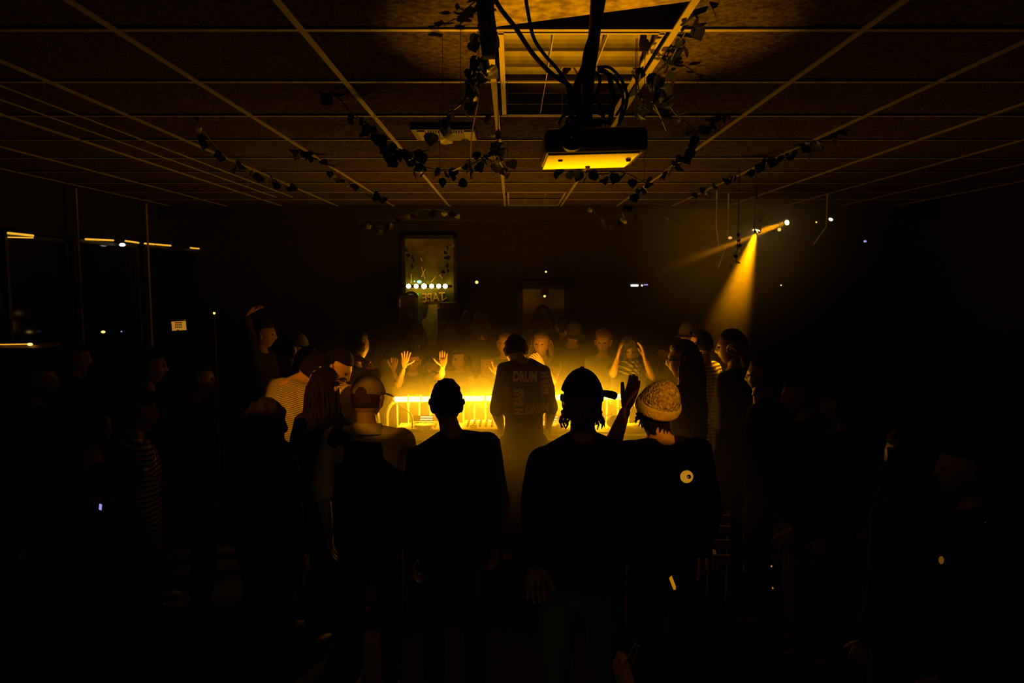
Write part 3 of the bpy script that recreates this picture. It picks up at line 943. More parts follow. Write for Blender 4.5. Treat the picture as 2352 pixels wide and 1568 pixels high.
# thick bundle left
cb = thing('cable_bundle', P(1115, 60, 2.15), 'thick dark bundle of cables and foliage hanging left of the light panel', 'cable bundle')
for k, (dx, r) in enumerate(((-9, .012), (4, .014), (14, .010))):
    MB().tube(spline([P(1112 + dx, -30, 2.15), P(1114 + dx, 30, 2.15), P(1120 + dx, 80, 2.16), P(1122 + dx * .6, 135, 2.17)], 4), [r] * 13, 8).build('cable', M['rubber'], cb, smooth=True)

# air vent on ceiling
t = thing('air_vent', P(1020, 306, 3.95), 'flat metal air vent with a comb of fins under the ceiling, among the vines', 'vent')
a, b = P(950, 306, 3.95), P(1092, 306, 3.95)
zz = CZ - .03
MB().box(((a.x + b.x) / 2, 3.98, zz + .012), (b.x - a.x, .3, .022)).build('casing', M['blackmetal'], t)
MB().box((b.x - .03, 3.97, zz - .003), (.055, .24, .006)).build('end_plate', M['tee'], t)
MB().box((a.x + .05, 3.97, zz - .003), (.04, .24, .006)).build('side_plate', M['tee'], t)
for q in range(14):
    MB().box((a.x + .09 + q * .0135, 3.86, zz - .006), (.004, .02, .014)).build('fin', M['tee'], t)
# two thin ceiling rails on the far left
for s, lab in ((2.63, 'upper thin rail catching light at the top left of the ceiling'), (2.83, 'lower thin rail catching light at the top left of the ceiling')):
    x = -s * (CZ - .06 - CAMZ)
    o = MB().tube([(x, 2.2, CZ - .06), (x, 6.6, CZ - .06)], .004, 6).tube([(x, 2.5, CZ - .06), (x, 2.5, CZ)], .003, 5).tube([(x, 5.9, CZ - .06), (x, 5.9, CZ)], .003, 5).build('ceiling_rail', M['tee'])
    tag(o, lab, 'rail')

# ------------------------------------------------------------------ vines
def leaf_mesh():
    prof = [(0, 0), (.45, .12), (.62, .38), (.50, .68), (.24, .9), (0, 1.12)]
    vs, fs = [], []
    for u, v in prof:
        vs.append((0, v, -.02 + .05 * math.sin(v * 3)))
    for u, v in prof[1:-1]:
        vs.append((u, v, .10 - .1 * v))
    for u, v in prof[1:-1]:
        vs.append((-u, v, .10 - .1 * v))
    n = len(prof); k = n - 2
    R = list(range(n, n + k)); L = list(range(n + k, n + 2 * k))
    for S, fl in ((R, False), (L, True)):
        f = [(0, S[0], 1)]
        for i in range(k - 1):
            f.append((i + 1, S[i], S[i + 1], i + 2))
        f.append((k, S[-1], n - 1))
        fs += [tuple(reversed(q)) if fl else q for q in f]
    me = bpy.data.meshes.new('leaf')
    me.from_pydata(vs, [], fs)
    me.materials.append(M['leaf'])
    me.update()
    return me
LEAF = leaf_mesh()
def vine(pix, label, n, size=.042, group=None, strand=True):
    pts = spline([P(a, b, c) for a, b, c in pix], 8)
    t = thing('hanging_vine', pts[0], label, 'vine', group)
    st = MB().tube(pts, .0025, 5)
    for e_ in (pts[0], pts[len(pts) // 2], pts[-1]) if abs(pts[0].z - pts[-1].z) < .25 else (max(pts, key=lambda q: q.z),):
        if e_.z < CZ - .02:
            st.tube([e_, Vector((e_.x, e_.y, CZ if e_.y < 7.9 else CZ + .30))], .0012, 4)
    st.build('stem', M['stem'], t)
    for k in range(n):
        u = (k + random.random()) / n * (len(pts) - 1)
        i = min(int(u), len(pts) - 2)
        p = pts[i].lerp(pts[i + 1], u - i)
        p = p + Vector((random.gauss(0, .016), random.gauss(0, .02), random.gauss(0, .010) - .006))
        o = bpy.data.objects.new('leaf', LEAF)
        COL.objects.link(o)
        o.parent = t
        s = size * random.uniform(.7, 1.15)
        o.scale = (s, s, s)
        d = Vector((random.gauss(0, .5), random.gauss(0, .5), random.uniform(-1.3, -.1))).normalized()
        q = d.to_track_quat('Y', 'Z') @ Matrix.Rotation(random.uniform(-1.2, 1.2), 3, 'Y').to_quaternion()
        o.rotation_mode = 'QUATERNION'
        o.rotation_quaternion = q
        o.location = p - t.location
    return t
vine([(1118, -30, 2.2), (1112, 40, 2.2), (1100, 110, 2.2), (1085, 165, 2.25), (1070, 200, 2.3)], 'leafy vine hanging beside the cable bundle left of the light panel', 26, .040)
vine([(1120, 130, 2.25), (1090, 190, 2.3), (1058, 240, 2.35), (1030, 262, 2.4), (1018, 310, 2.45)], 'large-leaved vine drooping in front of the tile left of the light panel', 20, .040)
vine([(1100, 180, 2.3), (1098, 230, 2.3), (1085, 300, 2.35), (1080, 370, 2.4), (1083, 412, 2.4)], 'long thin vine strand hanging straight down left of the lit bar', 9, .028)
vine([(740, 150, 3.2), (790, 240, 3.3), (850, 290, 3.4), (880, 330, 3.5), (930, 350, 3.4), (985, 345, 3.2)], 'vine garland along the left diagonal ceiling bar', 30, .052)
vine([(860, 300, 3.4), (900, 345, 3.4), (950, 375, 3.4), (1010, 390, 3.4), (1060, 385, 3.3), (1110, 362, 3.2), (1145, 330, 3.1)], 'vine garland sagging under the air vent', 32, .045)
vine([(1150, 305, 3.0), (1140, 335, 3.0), (1150, 370, 3.0), (1165, 395, 3.0)], 'bushy vine cluster over the lit bar below the light panel', 18, .040)
vine([(1470, 150, 2.7), (1465, 190, 2.6), (1480, 240, 2.6), (1500, 235, 2.7), (1530, 300, 2.8)], 'vine right of the projector cables', 16, .045)
vine([(1600, -10, 2.2), (1580, 60, 2.4), (1540, 140, 2.6), (1520, 200, 2.7), (1550, 260, 2.8), (1600, 300, 3.0)], 'vine garland along the right diagonal ceiling bar', 30, .050)
vine([(1460, 180, 2.5), (1462, 240, 2.5), (1458, 290, 2.5)], 'thin straight vine strand above the right end of the projector', 5, .025)
vine([(1290, 380, 2.9), (1330, 392, 3.0), (1380, 400, 3.2), (1430, 395, 3.4), (1480, 420, 3.8)], 'vine trailing below the projector', 16, .045)
vine([(1600, 320, 4.0), (1560, 370, 4.2), (1510, 405, 4.4), (1460, 440, 4.8), (1430, 480, 5.0)], 'vine along the bar right of the projector', 26, .055)
vine([(1930, 290, 4.0), (1860, 330, 4.3), (1760, 370, 4.7), (1680, 405, 5.0), (1590, 450, 5.4)], 'vine along the bright right-hand ceiling bar', 28, .06)
vine([(1696, 540, 5.2), (1698, 560, 5.2), (1690, 585, 5.2), (1692, 606, 5.2)], 'dark vine strand dangling in front of the spotlight beam', 9, .030)
vine([(1735, 500, 5.9), (1733, 520, 5.9), (1740, 545, 5.9)], 'vine tuft around the bright spotlight', 6, .028)
vine([(360, 145, 3.4), (420, 240, 3.6), (520, 360, 4.6), (600, 400, 5.0), (680, 430, 5.4)], 'vine strung across the left ceiling', 26, .055)
vine([(20, 170, 3.8), (110, 220, 4.0), (160, 240, 4.2), (250, 265, 4.5), (330, 300, 4.8)], 'vine along the rails at the far top left', 26, .06)
vine([(640, 320, 4.6), (690, 340, 4.6), (730, 360, 4.7), (800, 420, 5.2), (880, 455, 5.6)], 'vine along the second left ceiling bar', 24, .055)
vine([(820, 505, 6.8), (870, 520, 6.8), (920, 500, 6.8), (980, 480, 6.8), (1060, 490, 7.0)], 'dim vine garland at the far end of the ceiling, left', 24, .06)
vine([(1360, 480, 6.8), (1400, 520, 6.8), (1460, 490, 6.8), (1540, 500, 6.8), (1600, 460, 6.8)], 'dim vine garland at the far end of the ceiling, right', 22, .06)
vine([(930, 565, 8.2), (944, 590, 8.2), (948, 615, 8.2)], 'short dark vine hanging over the left of the painted board', 9, .05)
vine([(1030, 555, 8.2), (1026, 590, 8.2), (1028, 628, 8.2)], 'short dark vine hanging over the right of the painted board', 9, .05)
vine([(1688, 60, 3.0), (1740, 160, 3.4), (1680, 240, 3.6), (1605, 290, 3.8)], 'vine in the dark right part of the ceiling', 16, .05)
vine([(1840, 80, 3.0), (1925, 95, 3.0), (1895, 160, 3.2), (1850, 200, 3.4)], 'vine near the top right of the ceiling', 14, .05)

# ------------------------------------------------------------------ people
def smooth01(x):
    x = max(0.0, min(1.0, x))
    return x * x * (3 - 2 * x)
def G(x, y, cx, cy, sx, sy):
    return math.exp(-((x - cx) / sx) ** 2 - ((y - cy) / sy) ** 2)

HN, HM = 40, 30
def head_grid(fn):
    """grid over a head; fn(unit vector, base point) -> point (local, forward +Y, centre at 0)"""
    vs, fs = [], []
    for i in range(HM + 1):
        th = PI * min(max(i, .08), HM - .08) / HM
        for j in range(HN):
            ph = 2 * PI * j / HN
            u = Vector((math.sin(th) * math.cos(ph), math.sin(th) * math.sin(ph), math.cos(th)))
            vs.append(fn(u))
    for i in range(HM):
        for j in range(HN):
            k = (j + 1) % HN
            fs.append((i * HN + j, (i + 1) * HN + j, (i + 1) * HN + k, i * HN + k))
    fs.append(tuple(range(HN)))
    fs.append(tuple(HM * HN + j for j in range(HN - 1, -1, -1)))
    return vs, fs

def skull(u):
    x, y, z = u.x * .077, u.y * .098, u.z * .120
    if u.z < 0:
        t = (-u.z) ** 1.4
        x *= 1 - .38 * t
        if u.y < 0:
            y *= 1 - .45 * t
        else:
            y *= 1 - .10 * t
    if u.y > 0:
        y *= .94 + .03 * (1 - abs(u.x))
    return Vector((x, y, z))

def face(u):
    p = skull(u)
    if u.y > 0:
        a, b = u.x, u.z
        f = 0
        f += .020 * G(a, b, 0, -.26, .13, .14) + .010 * G(a, b, 0, -.05, .09, .22)      # nose
        f -= .012 * (G(a, b, .36, .02, .17, .12) + G(a, b, -.36, .02, .17, .12))          # sockets
        f += .006 * (G(a, b, .34, .20, .26, .08) + G(a, b, -.34, .20, .26, .08))          # brows
        f += .006 * G(a, b, 0, -.50, .22, .05) + .005 * G(a, b, 0, -.61, .20, .045)       # lips
        f -= .004 * G(a, b, 0, -.555, .24, .02)
        f += .010 * G(a, b, 0, -.85, .25, .12)                                            # chin
        f += .004 * (G(a, b, .55, -.25, .2, .2) + G(a, b, -.55, -.25, .2, .2))            # cheekbones
        p.y += f
    return p

def hand(mb, wrist, d, nrm, side, k=1.0, curl=.25, spread=.12, mi=0, thumb_out=.7, curls=None):
    """palm + five jointed fingers. d: wrist->fingers, nrm: out of the palm, side +1 right hand"""
    d = Vector(d).normalized()
    nrm = Vector(nrm)
    nrm = (nrm - d * nrm.dot(d)).normalized()
    tdir = d.cross(nrm) * side            # towards the thumb side
    w = Vector(wrist)
    mb.rings([[w + d * (a * k) + tdir * (math.cos(2 * PI * j / 10) * bw * k) + nrm * (math.sin(2 * PI * j / 10) * bt * k) for j in range(10)]
              for a, bw, bt in ((-.012, .021, .017), (.01, .026, .016), (.04, .039, .015), (.07, .042, .014), (.092, .040, .011), (.1, .034, .006))], mi)
    lens = (.072, .080, .075, .058)
    for q in range(4):
        off = (1.5 - q) * .0205
        base = w + d * (.088 * k) + tdir * (off * k)
        fd = (d + tdir * ((1.5 - q) * spread)).normalized()
        c = curl if curls is None else curls[q]
        pts = [base - fd * .012 * k, base]
        ang = c * .7
        cur = base
        for s_, fr_ in enumerate((.45, .31, .24)):
            dirv = fd * math.cos(ang) + nrm * math.sin(ang)
            cur = cur + dirv * (lens[q] * fr_ * k)
            pts.append(cur.copy())
            ang += c * 1.1
        mb.tube(pts + [pts[-1] + (pts[-1] - pts[-2]) * .12], [.0095 * k, .0095 * k, .0088 * k, .0082 * k, .0072 * k, .004 * k], 8, mi)
    tb = w + d * (.025 * k) + tdir * (.022 * k)
    td = (d * (1 - thumb_out * .5) + tdir * thumb_out + nrm * .25).normalized()
    p1 = tb + td * (.042 * k)
    p2 = p1 + (td + d * .35).normalized() * (.032 * k)
    p3 = p2 + (td + d * .5 + nrm * .1).normalized() * (.026 * k)
    mb.tube([tb - td * .01 * k, tb, p1, p2, p3, p3 + (p3 - p2) * .1], [.014 * k, .0135 * k, .0115 * k, .0095 * k, .008 * k, .004 * k], 8, mi)

ARMLEN = []
def person(label, x, y, top, yaw=0, base=0.0, lean=0.0, side=0.0, headoff=(0, 0, 0), hyaw=None, hpitch=0, hroll=0, arms=None,
           skin='skin', shirt='black', sleeve=.62, pants='denim', hair='short', haircol='hairblack', hat=None, hatcol='black', brim=0,
           voxel=.019, width=1.0, h=None, extras=(), group=None, shoulders=(0, 0), collar=None, neckline=0, puff=1.0):
    """top: world z of the crown. Facing: yaw 0 looks away from the camera (+Y); 180 towards it."""
    yaw = math.radians(yaw)
    ho = Vector(headoff)
    H = h if h else (top - base - ho.z)
    k = H / 1.75
    root = thing('person', (x, y, base), label, 'person', group)
    R = Matrix.Rotation(yaw, 3, 'Z')
    O = Vector((x, y, base))
    def L(a, b, c):
        # local body space -> world, with forward lean growing with height
        f = max(0, (c - .95)) / .8
        return O + R @ Vector((a * k + side * f, b * k + lean * f, c * k))
    hc = L(0, .025, 1.63) + ho
    hyaw_r = yaw if hyaw is None else math.radians(hyaw)
    RH = Matrix.Rotation(hyaw_r, 3, 'Z') @ Matrix.Rotation(-math.radians(hpitch), 3, 'X') @ Matrix.Rotation(math.radians(hroll), 3, 'Y')
    hk = (k * .5 + .5)
    def HL(v):
        return hc + RH @ (Vector(v) * hk)
    # ---- joints
    sh = [L(-.175 * width, 0, 1.425) + Vector((0, 0, shoulders[0])), L(.175 * width, 0, 1.425) + Vector((0, 0, shoulders[1]))]
    arms = arms or {}
    A = []
    for i, sd in ((0, 'L'), (1, 'R')):
        s = -1 if i == 0 else 1
        a = arms.get(sd)
        if a is None:
            e = sh[i] + R @ Vector((s * .06, -.03, -.29)) * k
            wv = e + R @ Vector((s * -.01, .07, -.25)) * k
            A.append((sh[i], e, wv, (wv - e).normalized(), R @ Vector((-s, 0, 0)), dict()))
        else:
            e, wv = Vector(a['e']), Vector(a['w'])
            A.append((sh[i], e, wv, Vector(a.get('d', wv - e)).normalized(), Vector(a.get('n', (0, -1, 0))), a))
            ARMLEN.append((label[:30], sd, round((e - sh[i]).length, 2), round((wv - e).length, 2)))
    hips = [L(-.09, 0, .9), L(.09, 0, .9)]
    kn = [L(-.105, .03, .49), L(.105, .03, .49)]
    an = [L(-.11, -.02, .09), L(.11, -.02, .09)]
    def torso(mb, g, rings):
        rs = []
        for z, a, b in rings:
            c = L(0, 0, z)
            rs.append([c + R @ Vector((math.cos(2 * PI * j / 20) * (a * width + g) * k, math.sin(2 * PI * j / 20) * (b + g) * k, 0)) for j in range(20)])
        mb.rings(rs)
    TR = [(.84, .12, .09), (.90, .16, .11), (.97, .162, .112), (1.08, .142, .10), (1.2, .152, .108), (1.32, .172, .115), (1.40, .165, .10), (1.455, .11, .075), (1.49, .06, .058)]
    nb = L(0, -.012, 1.45)
    bm = MB()
    torso(bm, -.006, TR)
    bm.capsule(nb, hc + RH @ Vector((0, -.02, -.06)) * hk, .058 * k, .050 * k)
    for i in (0, 1):
        s_, e, wv, d, n_, a = A[i]
        bm.capsule(L((-.04 if i == 0 else .04), -.01, 1.47), s_, .036 * k, .046 * k * puff)
        bm.capsule(L(0, 0, 1.40).lerp(s_, .55), s_, .06 * k * puff, .054 * k * puff)
        bm.capsule(s_, e, .050 * k * puff, .040 * k)
        mid = e.lerp(wv, .3)
        bm.capsule(e, mid, .040 * k, .041 * k)
        bm.capsule(mid, wv, .040 * k, .026 * k)
        bm.capsule(hips[i], kn[i], .082 * k, .055 * k)
        bm.capsule(kn[i], an[i], .054 * k, .036 * k)
        bm.capsule(an[i], an[i] + R @ Vector((0, .15, -.05)) * k, .038 * k, .028 * k)
    body = remesh(bm, voxel, 3)
    vs, fs = head_grid(lambda u: HL(face(u)))
    body.add(vs, fs)
    for s in (-1, 1):
        body.ell(HL((s * .077, -.008, -.008)), (.008, .020, .032), RH @ Matrix.Rotation(-.25 * s, 3, 'Z'), 12, 8)
        body.ell(HL((s * .085, -.012, .012)), (.007, .016, .018), RH @ Matrix.Rotation(-.4 * s, 3, 'Z'), 10, 6)
        body.ell(HL((s * .028, .081, .002)), (.014, .010, .0075), RH, 10, 6, mi=1)
    for i in (0, 1):
        s_, e, wv, d, n_, a = A[i]
        hand(body, wv, d, n_, (1 if i else -1) * a.get('flip', 1), k, a.get('curl', .35), a.get('spread', .06), 0, a.get('thumb', .6), a.get('curls'))
    body.build('body', [M[skin], M['eye']], root, smooth=True)
    # ---- shirt
    if shirt:
        sm = MB()
        torso(sm, .014, [(.86, .155, .11), (.97, .165, .115), (1.08, .155, .11), (1.2, .16, .112), (1.32, .177, .118), (1.40, .170, .102), (1.445, .115, .078), (1.475 + neckline, .062, .056)])
        for i in (0, 1):
            s_, e, wv, d, n_, a = A[i]
            sm.capsule(L((-.05 if i == 0 else .05), -.01, 1.468), s_, .042 * k, .060 * k * puff)
            sm.capsule(L(0, 0, 1.392).lerp(s_, .4), s_, .074 * k * puff, .070 * k * puff)
            sl = a.get('sleeve', sleeve)
            if sl > 0:
                sm.capsule(s_, s_.lerp(e, min(sl, 1)), .069 * k * puff, (.066 * puff if sl <= 1 else .055) * k)
                if sl > 1:
                    sm.capsule(e, e.lerp(wv, sl - 1), .055 * k, .042 * k)
        o = remesh(sm, voxel, 3)
        # folds
        o.v = [tuple(Vector(v) + Vector((1, 1, 0)) * .006 * noise.noise(Vector(v) * 9)) for v in o.v]
        shirt_o = o.build('shirt', M[shirt], root, smooth=True)
        root_shirt = shirt_o
    # ---- trousers, shoes
    pm = MB()
    torso(pm, .006, [(.80, .13, .10), (.88, .165, .115), (.98, .16, .112), (1.02, .15, .105)])
    for i in (0, 1):
        pm.capsule(hips[i], kn[i], .092 * k, .068 * k)
        pm.capsule(kn[i], kn[i].lerp(an[i], .85), .066 * k, .056 * k)
    remesh(pm, max(voxel, .025), 3).build('trousers', M[pants], root, smooth=True)
    for i in (0, 1):
        f = an[i] + R @ Vector((0, .055, -.045)) * k
        s = MB().ell(f, (.048 * k, .14 * k, .045 * k), R, 12, 8)
        s.v = [(a, b, max(c, base + .002)) for a, b, c in s.v]
        s.build('shoe', M['blackplastic'], root, smooth=True)
    # ---- hair
    sd = random.random() * 50
    def shell(out_, mask, inn=-.012, amp=0, fr=30):
        def fn(u):
            m_ = mask(u)
            p = skull(u)
            e_ = inn + (out_ - inn) * m_
            if amp:
                e_ += amp * m_ * noise.noise(Vector((u.x * fr / 6 + sd, u.y * fr / 6, u.z * fr / 6)))
            return HL(p + p.normalized() * e_)
        return head_grid(fn)
    def hairmask(u):
        front = smooth01((u.z - .42) / .12)
        back = smooth01((u.z + .42) / .15) * smooth01((-u.y + .02) / .15)
        return max(front, back)
    if hair:
        hb = MB()
        if hair == 'buzz':
            hb.add(*shell(.004, hairmask, amp=.002, fr=60))
        elif hair == 'short':
            hb.add(*shell(.011, hairmask, amp=.008, fr=30))
        elif hair in ('curly', 'curls'):
            hb.add(*shell(.026 if hair == 'curly' else .006, hairmask, amp=.03 if hair == 'curly' else .01, fr=26))
            if hair == 'curls':
                for q in range(70):
                    a = random.uniform(PI * .98, PI * 2.02)
                    st = skull(Vector((math.cos(a), math.sin(a), -.25)).normalized())
                    p0 = HL(st)
                    o_ = RH @ Vector((math.cos(a), math.sin(a) * .6, 0))
                    pts = [p0 + o_ * (.006 * g_ + .007 * math.sin(g_ * 1.9 + q)) + Vector((.006 * math.cos(g_ * 2 + q), 0, -.021 * g_)) for g_ in range(random.randint(3, 5))]
                    hb.tube(pts, [.005] * (len(pts) - 1) + [.002], 5)
        elif hair in ('long', 'bob'):
            hb.add(*shell(.014, hairmask, amp=.008, fr=30))
            ln = .40 if hair == 'long' else .17
            for q in range(110):
                a = random.uniform(PI * .93, PI * 2.07)
                u = Vector((math.cos(a), math.sin(a), random.uniform(-.2, .5))).normalized()
                p0 = HL(skull(u) * 1.04)
                o_ = RH @ Vector((math.cos(a), math.sin(a), 0))
                n_ = 7
                l_ = ln * random.uniform(.75, 1.1)
                pts = []
                for g_ in range(n_ + 1):
                    t_ = g_ / n_
                    pts.append(p0 + o_ * (.035 * math.sin(t_ * 2.2) + .01 * math.sin(t_ * 7 + q)) + Vector((0.006 * math.sin(t_ * 9 + q * 2), 0, -l_ * t_)))
                hb.tube(pts, [.009, .010, .010, .009, .008, .007, .005, .002], 5)
        hb.build('hair', M[haircol], root, smooth=True)
    # ---- hats
    if hat in ('cap', 'opencap'):
        cr = math.radians(brim)
        Rb = Matrix.Rotation(cr, 3, 'Z')
        iv = Rb.transposed()
        def cm(u):
            m_ = smooth01((u.z - .14 + .08 * (iv @ u).y) / .07)
            if hat == 'opencap':
                w_ = iv @ u
                if w_.y < 0 and abs(w_.x) < .42 and .14 < w_.z < .14 + math.sqrt(max(0, .42 ** 2 - w_.x ** 2)) * .95 and not (.10 < w_.z < .24):
                    m_ = 0
            return m_
        vs, fs = shell(.017, cm, -.015)
        hb = MB().add(vs, fs)
        c_ = HL((0, 0, .139))
        hb.ell(c_, (.009, .009, .005), RH, 8, 5)
        ho_ = hb.build('cap', M[hatcol], root, smooth=True)
        bb = MB()
        top_, bot_ = [], []
        nn = 11
        for q in range(nn):
            a = PI * (.13 + .74 * q / (nn - 1))
            r_in, r_out = .088, .165
            for rr, lst in ((r_in, top_), (r_out if 0 < q < nn - 1 else .10, bot_)):
                v_ = Rb @ Vector((math.cos(a) * rr * (.80 if rr > .12 else .88), math.sin(a) * rr * (1.0 if rr < .12 else .97) + (0), .034 - .30 * (math.cos(a) * rr) ** 2 / .1 * .3 - (.010 if rr > .12 else 0)))
                lst.append(v_)
        vv = [HL(p_ + Vector((0, 0, z_))) for z_ in (0, .004) for lst in (top_, bot_) for p_ in lst]
        fs = []
        for q in range(nn - 1):
            fs.append((q, q + 1, nn + q + 1, nn + q))
            fs.append((2 * nn + q, 3 * nn + q, 3 * nn + q + 1, 2 * nn + q + 1))
            fs.append((nn + q, nn + q + 1, 3 * nn + q + 1, 3 * nn + q))
            fs.append((q, 2 * nn + q, 2 * nn + q + 1, q + 1))
        bb.add(vv, fs)
        b_ = bb.build('brim', M[hatcol], ho_, smooth=False)
        b_.location = (0, 0, 0)
    elif hat == 'beanie':
        def cm(u):
            return smooth01((u.z - .02 - .25 * u.y) / .06)
        vs, fs = shell(.024, cm, -.015)
        ho_ = MB().add(vs, fs).build('knit_hat', M['knit'], root, smooth=True)
        cb_ = MB()
        rs = []
        for j in range(33):
            a = 2 * PI * j / 32
            cx, cy = math.cos(a), math.sin(a)
            ctr = Vector((cx * .083, cy * .104, .012 + .032 * cy))
            rad_ = Vector((cx, cy, 0)).normalized()
            ring = []
            for q in range(10):
                b2 = 2 * PI * q / 10
                ring.append(HL(ctr + rad_ * (.013 + .010 * math.cos(b2)) + Vector((0, 0, .028 * math.sin(b2)))))
            rs.append(ring)
        cb_.rings(rs, cap=False)
        o = cb_.build('cuff', M['cuff'], ho_, smooth=True)
        o.location = (0, 0, 0)
    elif hat == 'hood' or hat == 'scarf':
        def cm(u):
            if u.y <= .1: return 1
            q_ = math.sqrt((u.x / .62) ** 2 + ((u.z + .12) / .55) ** 2)
            return smooth01((q_ - .8) / .25)
        vs, fs = shell(.030, cm, -.02, amp=.03, fr=20)
        MB().add(vs, fs).build('hood', M['charcoal' if hat == 'scarf' else 'black'], root, smooth=True)
        hb = MB()
        for q in range(4):
            rs = []
            for j in range(21):
                a = 2 * PI * j / 20
                rs.append([HL(Vector((math.cos(a) * (.085 + .02 * q) , math.sin(a) * (.085 + .016 * q) + .01, -.11 - .024 * q + .02 * math.sin(a + q))) + Vector((math.cos(a) * math.cos(b2), math.sin(a) * math.cos(b2), math.sin(b2))) * .018) for b2 in [2 * PI * g_ / 8 for g_ in range(8)]])
            hb.rings(rs, cap=False)
        hb.build('neck_scarf', M[hatcol], root, smooth=True)
    if collar:
        rs = []
        for j in range(25):
            a = 2 * PI * j / 24
            c0 = nb + Vector((0, 0, .035 * k))
            rs.append([c0 + R @ Vector((math.cos(a) * (.066 + gx), math.sin(a) * (.062 + gx), gz + .012 * math.sin(a) * -1)) * k for gx, gz in ((0, .03), (.008, .03), (.034, -.022), (.028, -.026))])
        MB().rings(rs, cap=False).build('collar', M[collar], root, smooth=False)
    for e_ in extras:
        if e_ in ('glasses', 'glasses_up'):
            zz_ = .004 if e_ == 'glasses' else .088
            yy_ = .104 if e_ == 'glasses' else .078
            g_ = MB()
            for s in (-1, 1):
                g_.ell(HL((s * .031, yy_, zz_)), (.024, .005, .018), RH, 12, 6)
                g_.tube([HL((s * .052, yy_ - .004, zz_ + .006)), HL((s * .080, yy_ - .05, zz_ + .004)), HL((s * .082, yy_ - .10, zz_ - .002))], .0025, 5)
            g_.tube([HL((-.01, yy_ + .003, zz_ + .004)), HL((.01, yy_ + .003, zz_ + .004))], .0025, 5)
            g_.build('sunglasses', M['glass'], root, smooth=True)
        elif e_ == 'headphones':
            g_ = MB()
            g_.tube([HL((math.cos(a) * .098, -.02, math.sin(a) * .145 - .01)) for a in [PI * q / 14 for q in range(15)]], .008, 6)
            for s in (-1, 1):
                g_.ell(HL((s * .098, -.01, -.01)), (.02, .034, .036), RH, 12, 8)
            g_.build('headphones', M['blackplastic'], root, smooth=True)
        elif e_ == 'vest':
            vm = MB()
            torso(vm, .024, [(.85, .16, .115), (.97, .167, .118), (1.08, .157, .112), (1.2, .160, .114), (1.32, .160, .116), (1.40, .135, .104), (1.44, .105, .08)])
            for i_ in (0,):
                vm.capsule(L(0, 0, 1.39).lerp(A[i_][0], .4), A[i_][0].lerp(L(0, 0, 1.39), .12), .088 * k, .078 * k)
            remesh(vm, voxel, 2).build('vest', M['black'], root, smooth=True)
        elif e_ == 'bracelets':
            s_, e, wv, d, n_, a = A[1]
            for q in range(3):
                g_ = MB()
                c = wv.lerp(e, .05 + .07 * q)
                g_.tube([c + (d.orthogonal().normalized() * math.cos(a_) + d.cross(d.orthogonal()).normalized() * math.sin(a_)) * .034 * k for a_ in [2 * PI * j / 14 for j in range(15)]], .005, 6)
                g_.build('bracelet', M['chrome' if q == 1 else 'blackplastic'], root)
    root['_a'] = 0
    del root['_a']
    return root, A, (R, O, k)

def zc(py, Y):
    return P(1176, py, Y).z
def px_(px, Y):
    return P(px, 784, Y).x

FR = 'people standing behind the DJ'
CR = 'crowd facing the DJ across the barrier'
# --- A: front man, centre left
person('man seen from behind with short hair and black top, before the glowing tube left', px_(1040, 3.5), 3.5, zc(877, 3.5), yaw=3,
       headoff=(-.035, .02, 0), shirt='black', sleeve=1.95, hair='short', skin='skindark', voxel=.015, width=.99, shoulders=(-.065, 0))
# --- B: DJ
dj, A_, fr_ = person('DJ seen from behind in a dark t-shirt printed with large letters, at the table', px_(1203, 5.05), 5.05, zc(785, 5.05), yaw=0, base=SZ,
       headoff=(-.055, .05, -.085), hpitch=28, hroll=-4, shirt='charcoal', sleeve=.95, hair='short', voxel=.013, width=.78, shoulders=(.0, -.02), puff=.82,
       arms={'L': dict(e=P(1141, 945, 5.02), w=P(1152, 985, 5.26), d=(.05, .9, -.35), n=(0, 0, -1), curl=.5),
             'R': dict(e=P(1266, 940, 5.04), w=P(1258, 982, 5.28), d=(-.1, .9, -.3), n=(0, 0, -1), curl=.5)}, h=1.78)
def shirt_text(s, px, py, size_px, ang, Y=4.75):
    pp = P(px, py, 4.87)
    sc_ = size_px / 1640 * 4.92
    mw = Matrix.Translation((pp.x, 4.80, pp.z)) @ Matrix.Rotation(PI / 2, 4, 'X') @ Matrix.Rotation(ang, 4, 'Z') @ Matrix.Diagonal((.66, 1, 1, 1))
    o = text_obj(s, sc_, M['print_'], dj, mw, 'shirt_lettering', .0042)
    shirt_ = [c for c in dj.children if c.name.startswith('shirt') and 'letter' not in c.name][0]
    # drape the letters on the back of the shirt
    dg = bpy.context.evaluated_depsgraph_get()
    from mathutils.bvhtree import BVHTree
    bv = BVHTree.FromPolygons([v.co for v in shirt_.data.vertices], [tuple(q.vertices) for q in shirt_.data.polygons])
    import bmesh
    b = bmesh.new(); b.from_mesh(o.data)
    bmesh.ops.subdivide_edges(b, edges=[e for e in b.edges if e.calc_length() > .03], cuts=1)
    for v in b.verts:
        hit = bv.ray_cast(Vector((v.co.x, 4.2, v.co.z)), Vector((0, 1, 0)))
        if hit[0] is not None:
            v.co.y = hit[0].y - .004 + (v.co.y - 4.80)
    b.to_mesh(o.data); b.free()
    return o
shirt_text('DRUM', 1178, 877, 30, -.03)
shirt_text('DRUM', 1207, 953, 30, 0)
shirt_text('N BASS', 1201, 956, 29, PI / 2)
shirt_text('N BASS', 1244, 859, 25, -PI / 2)
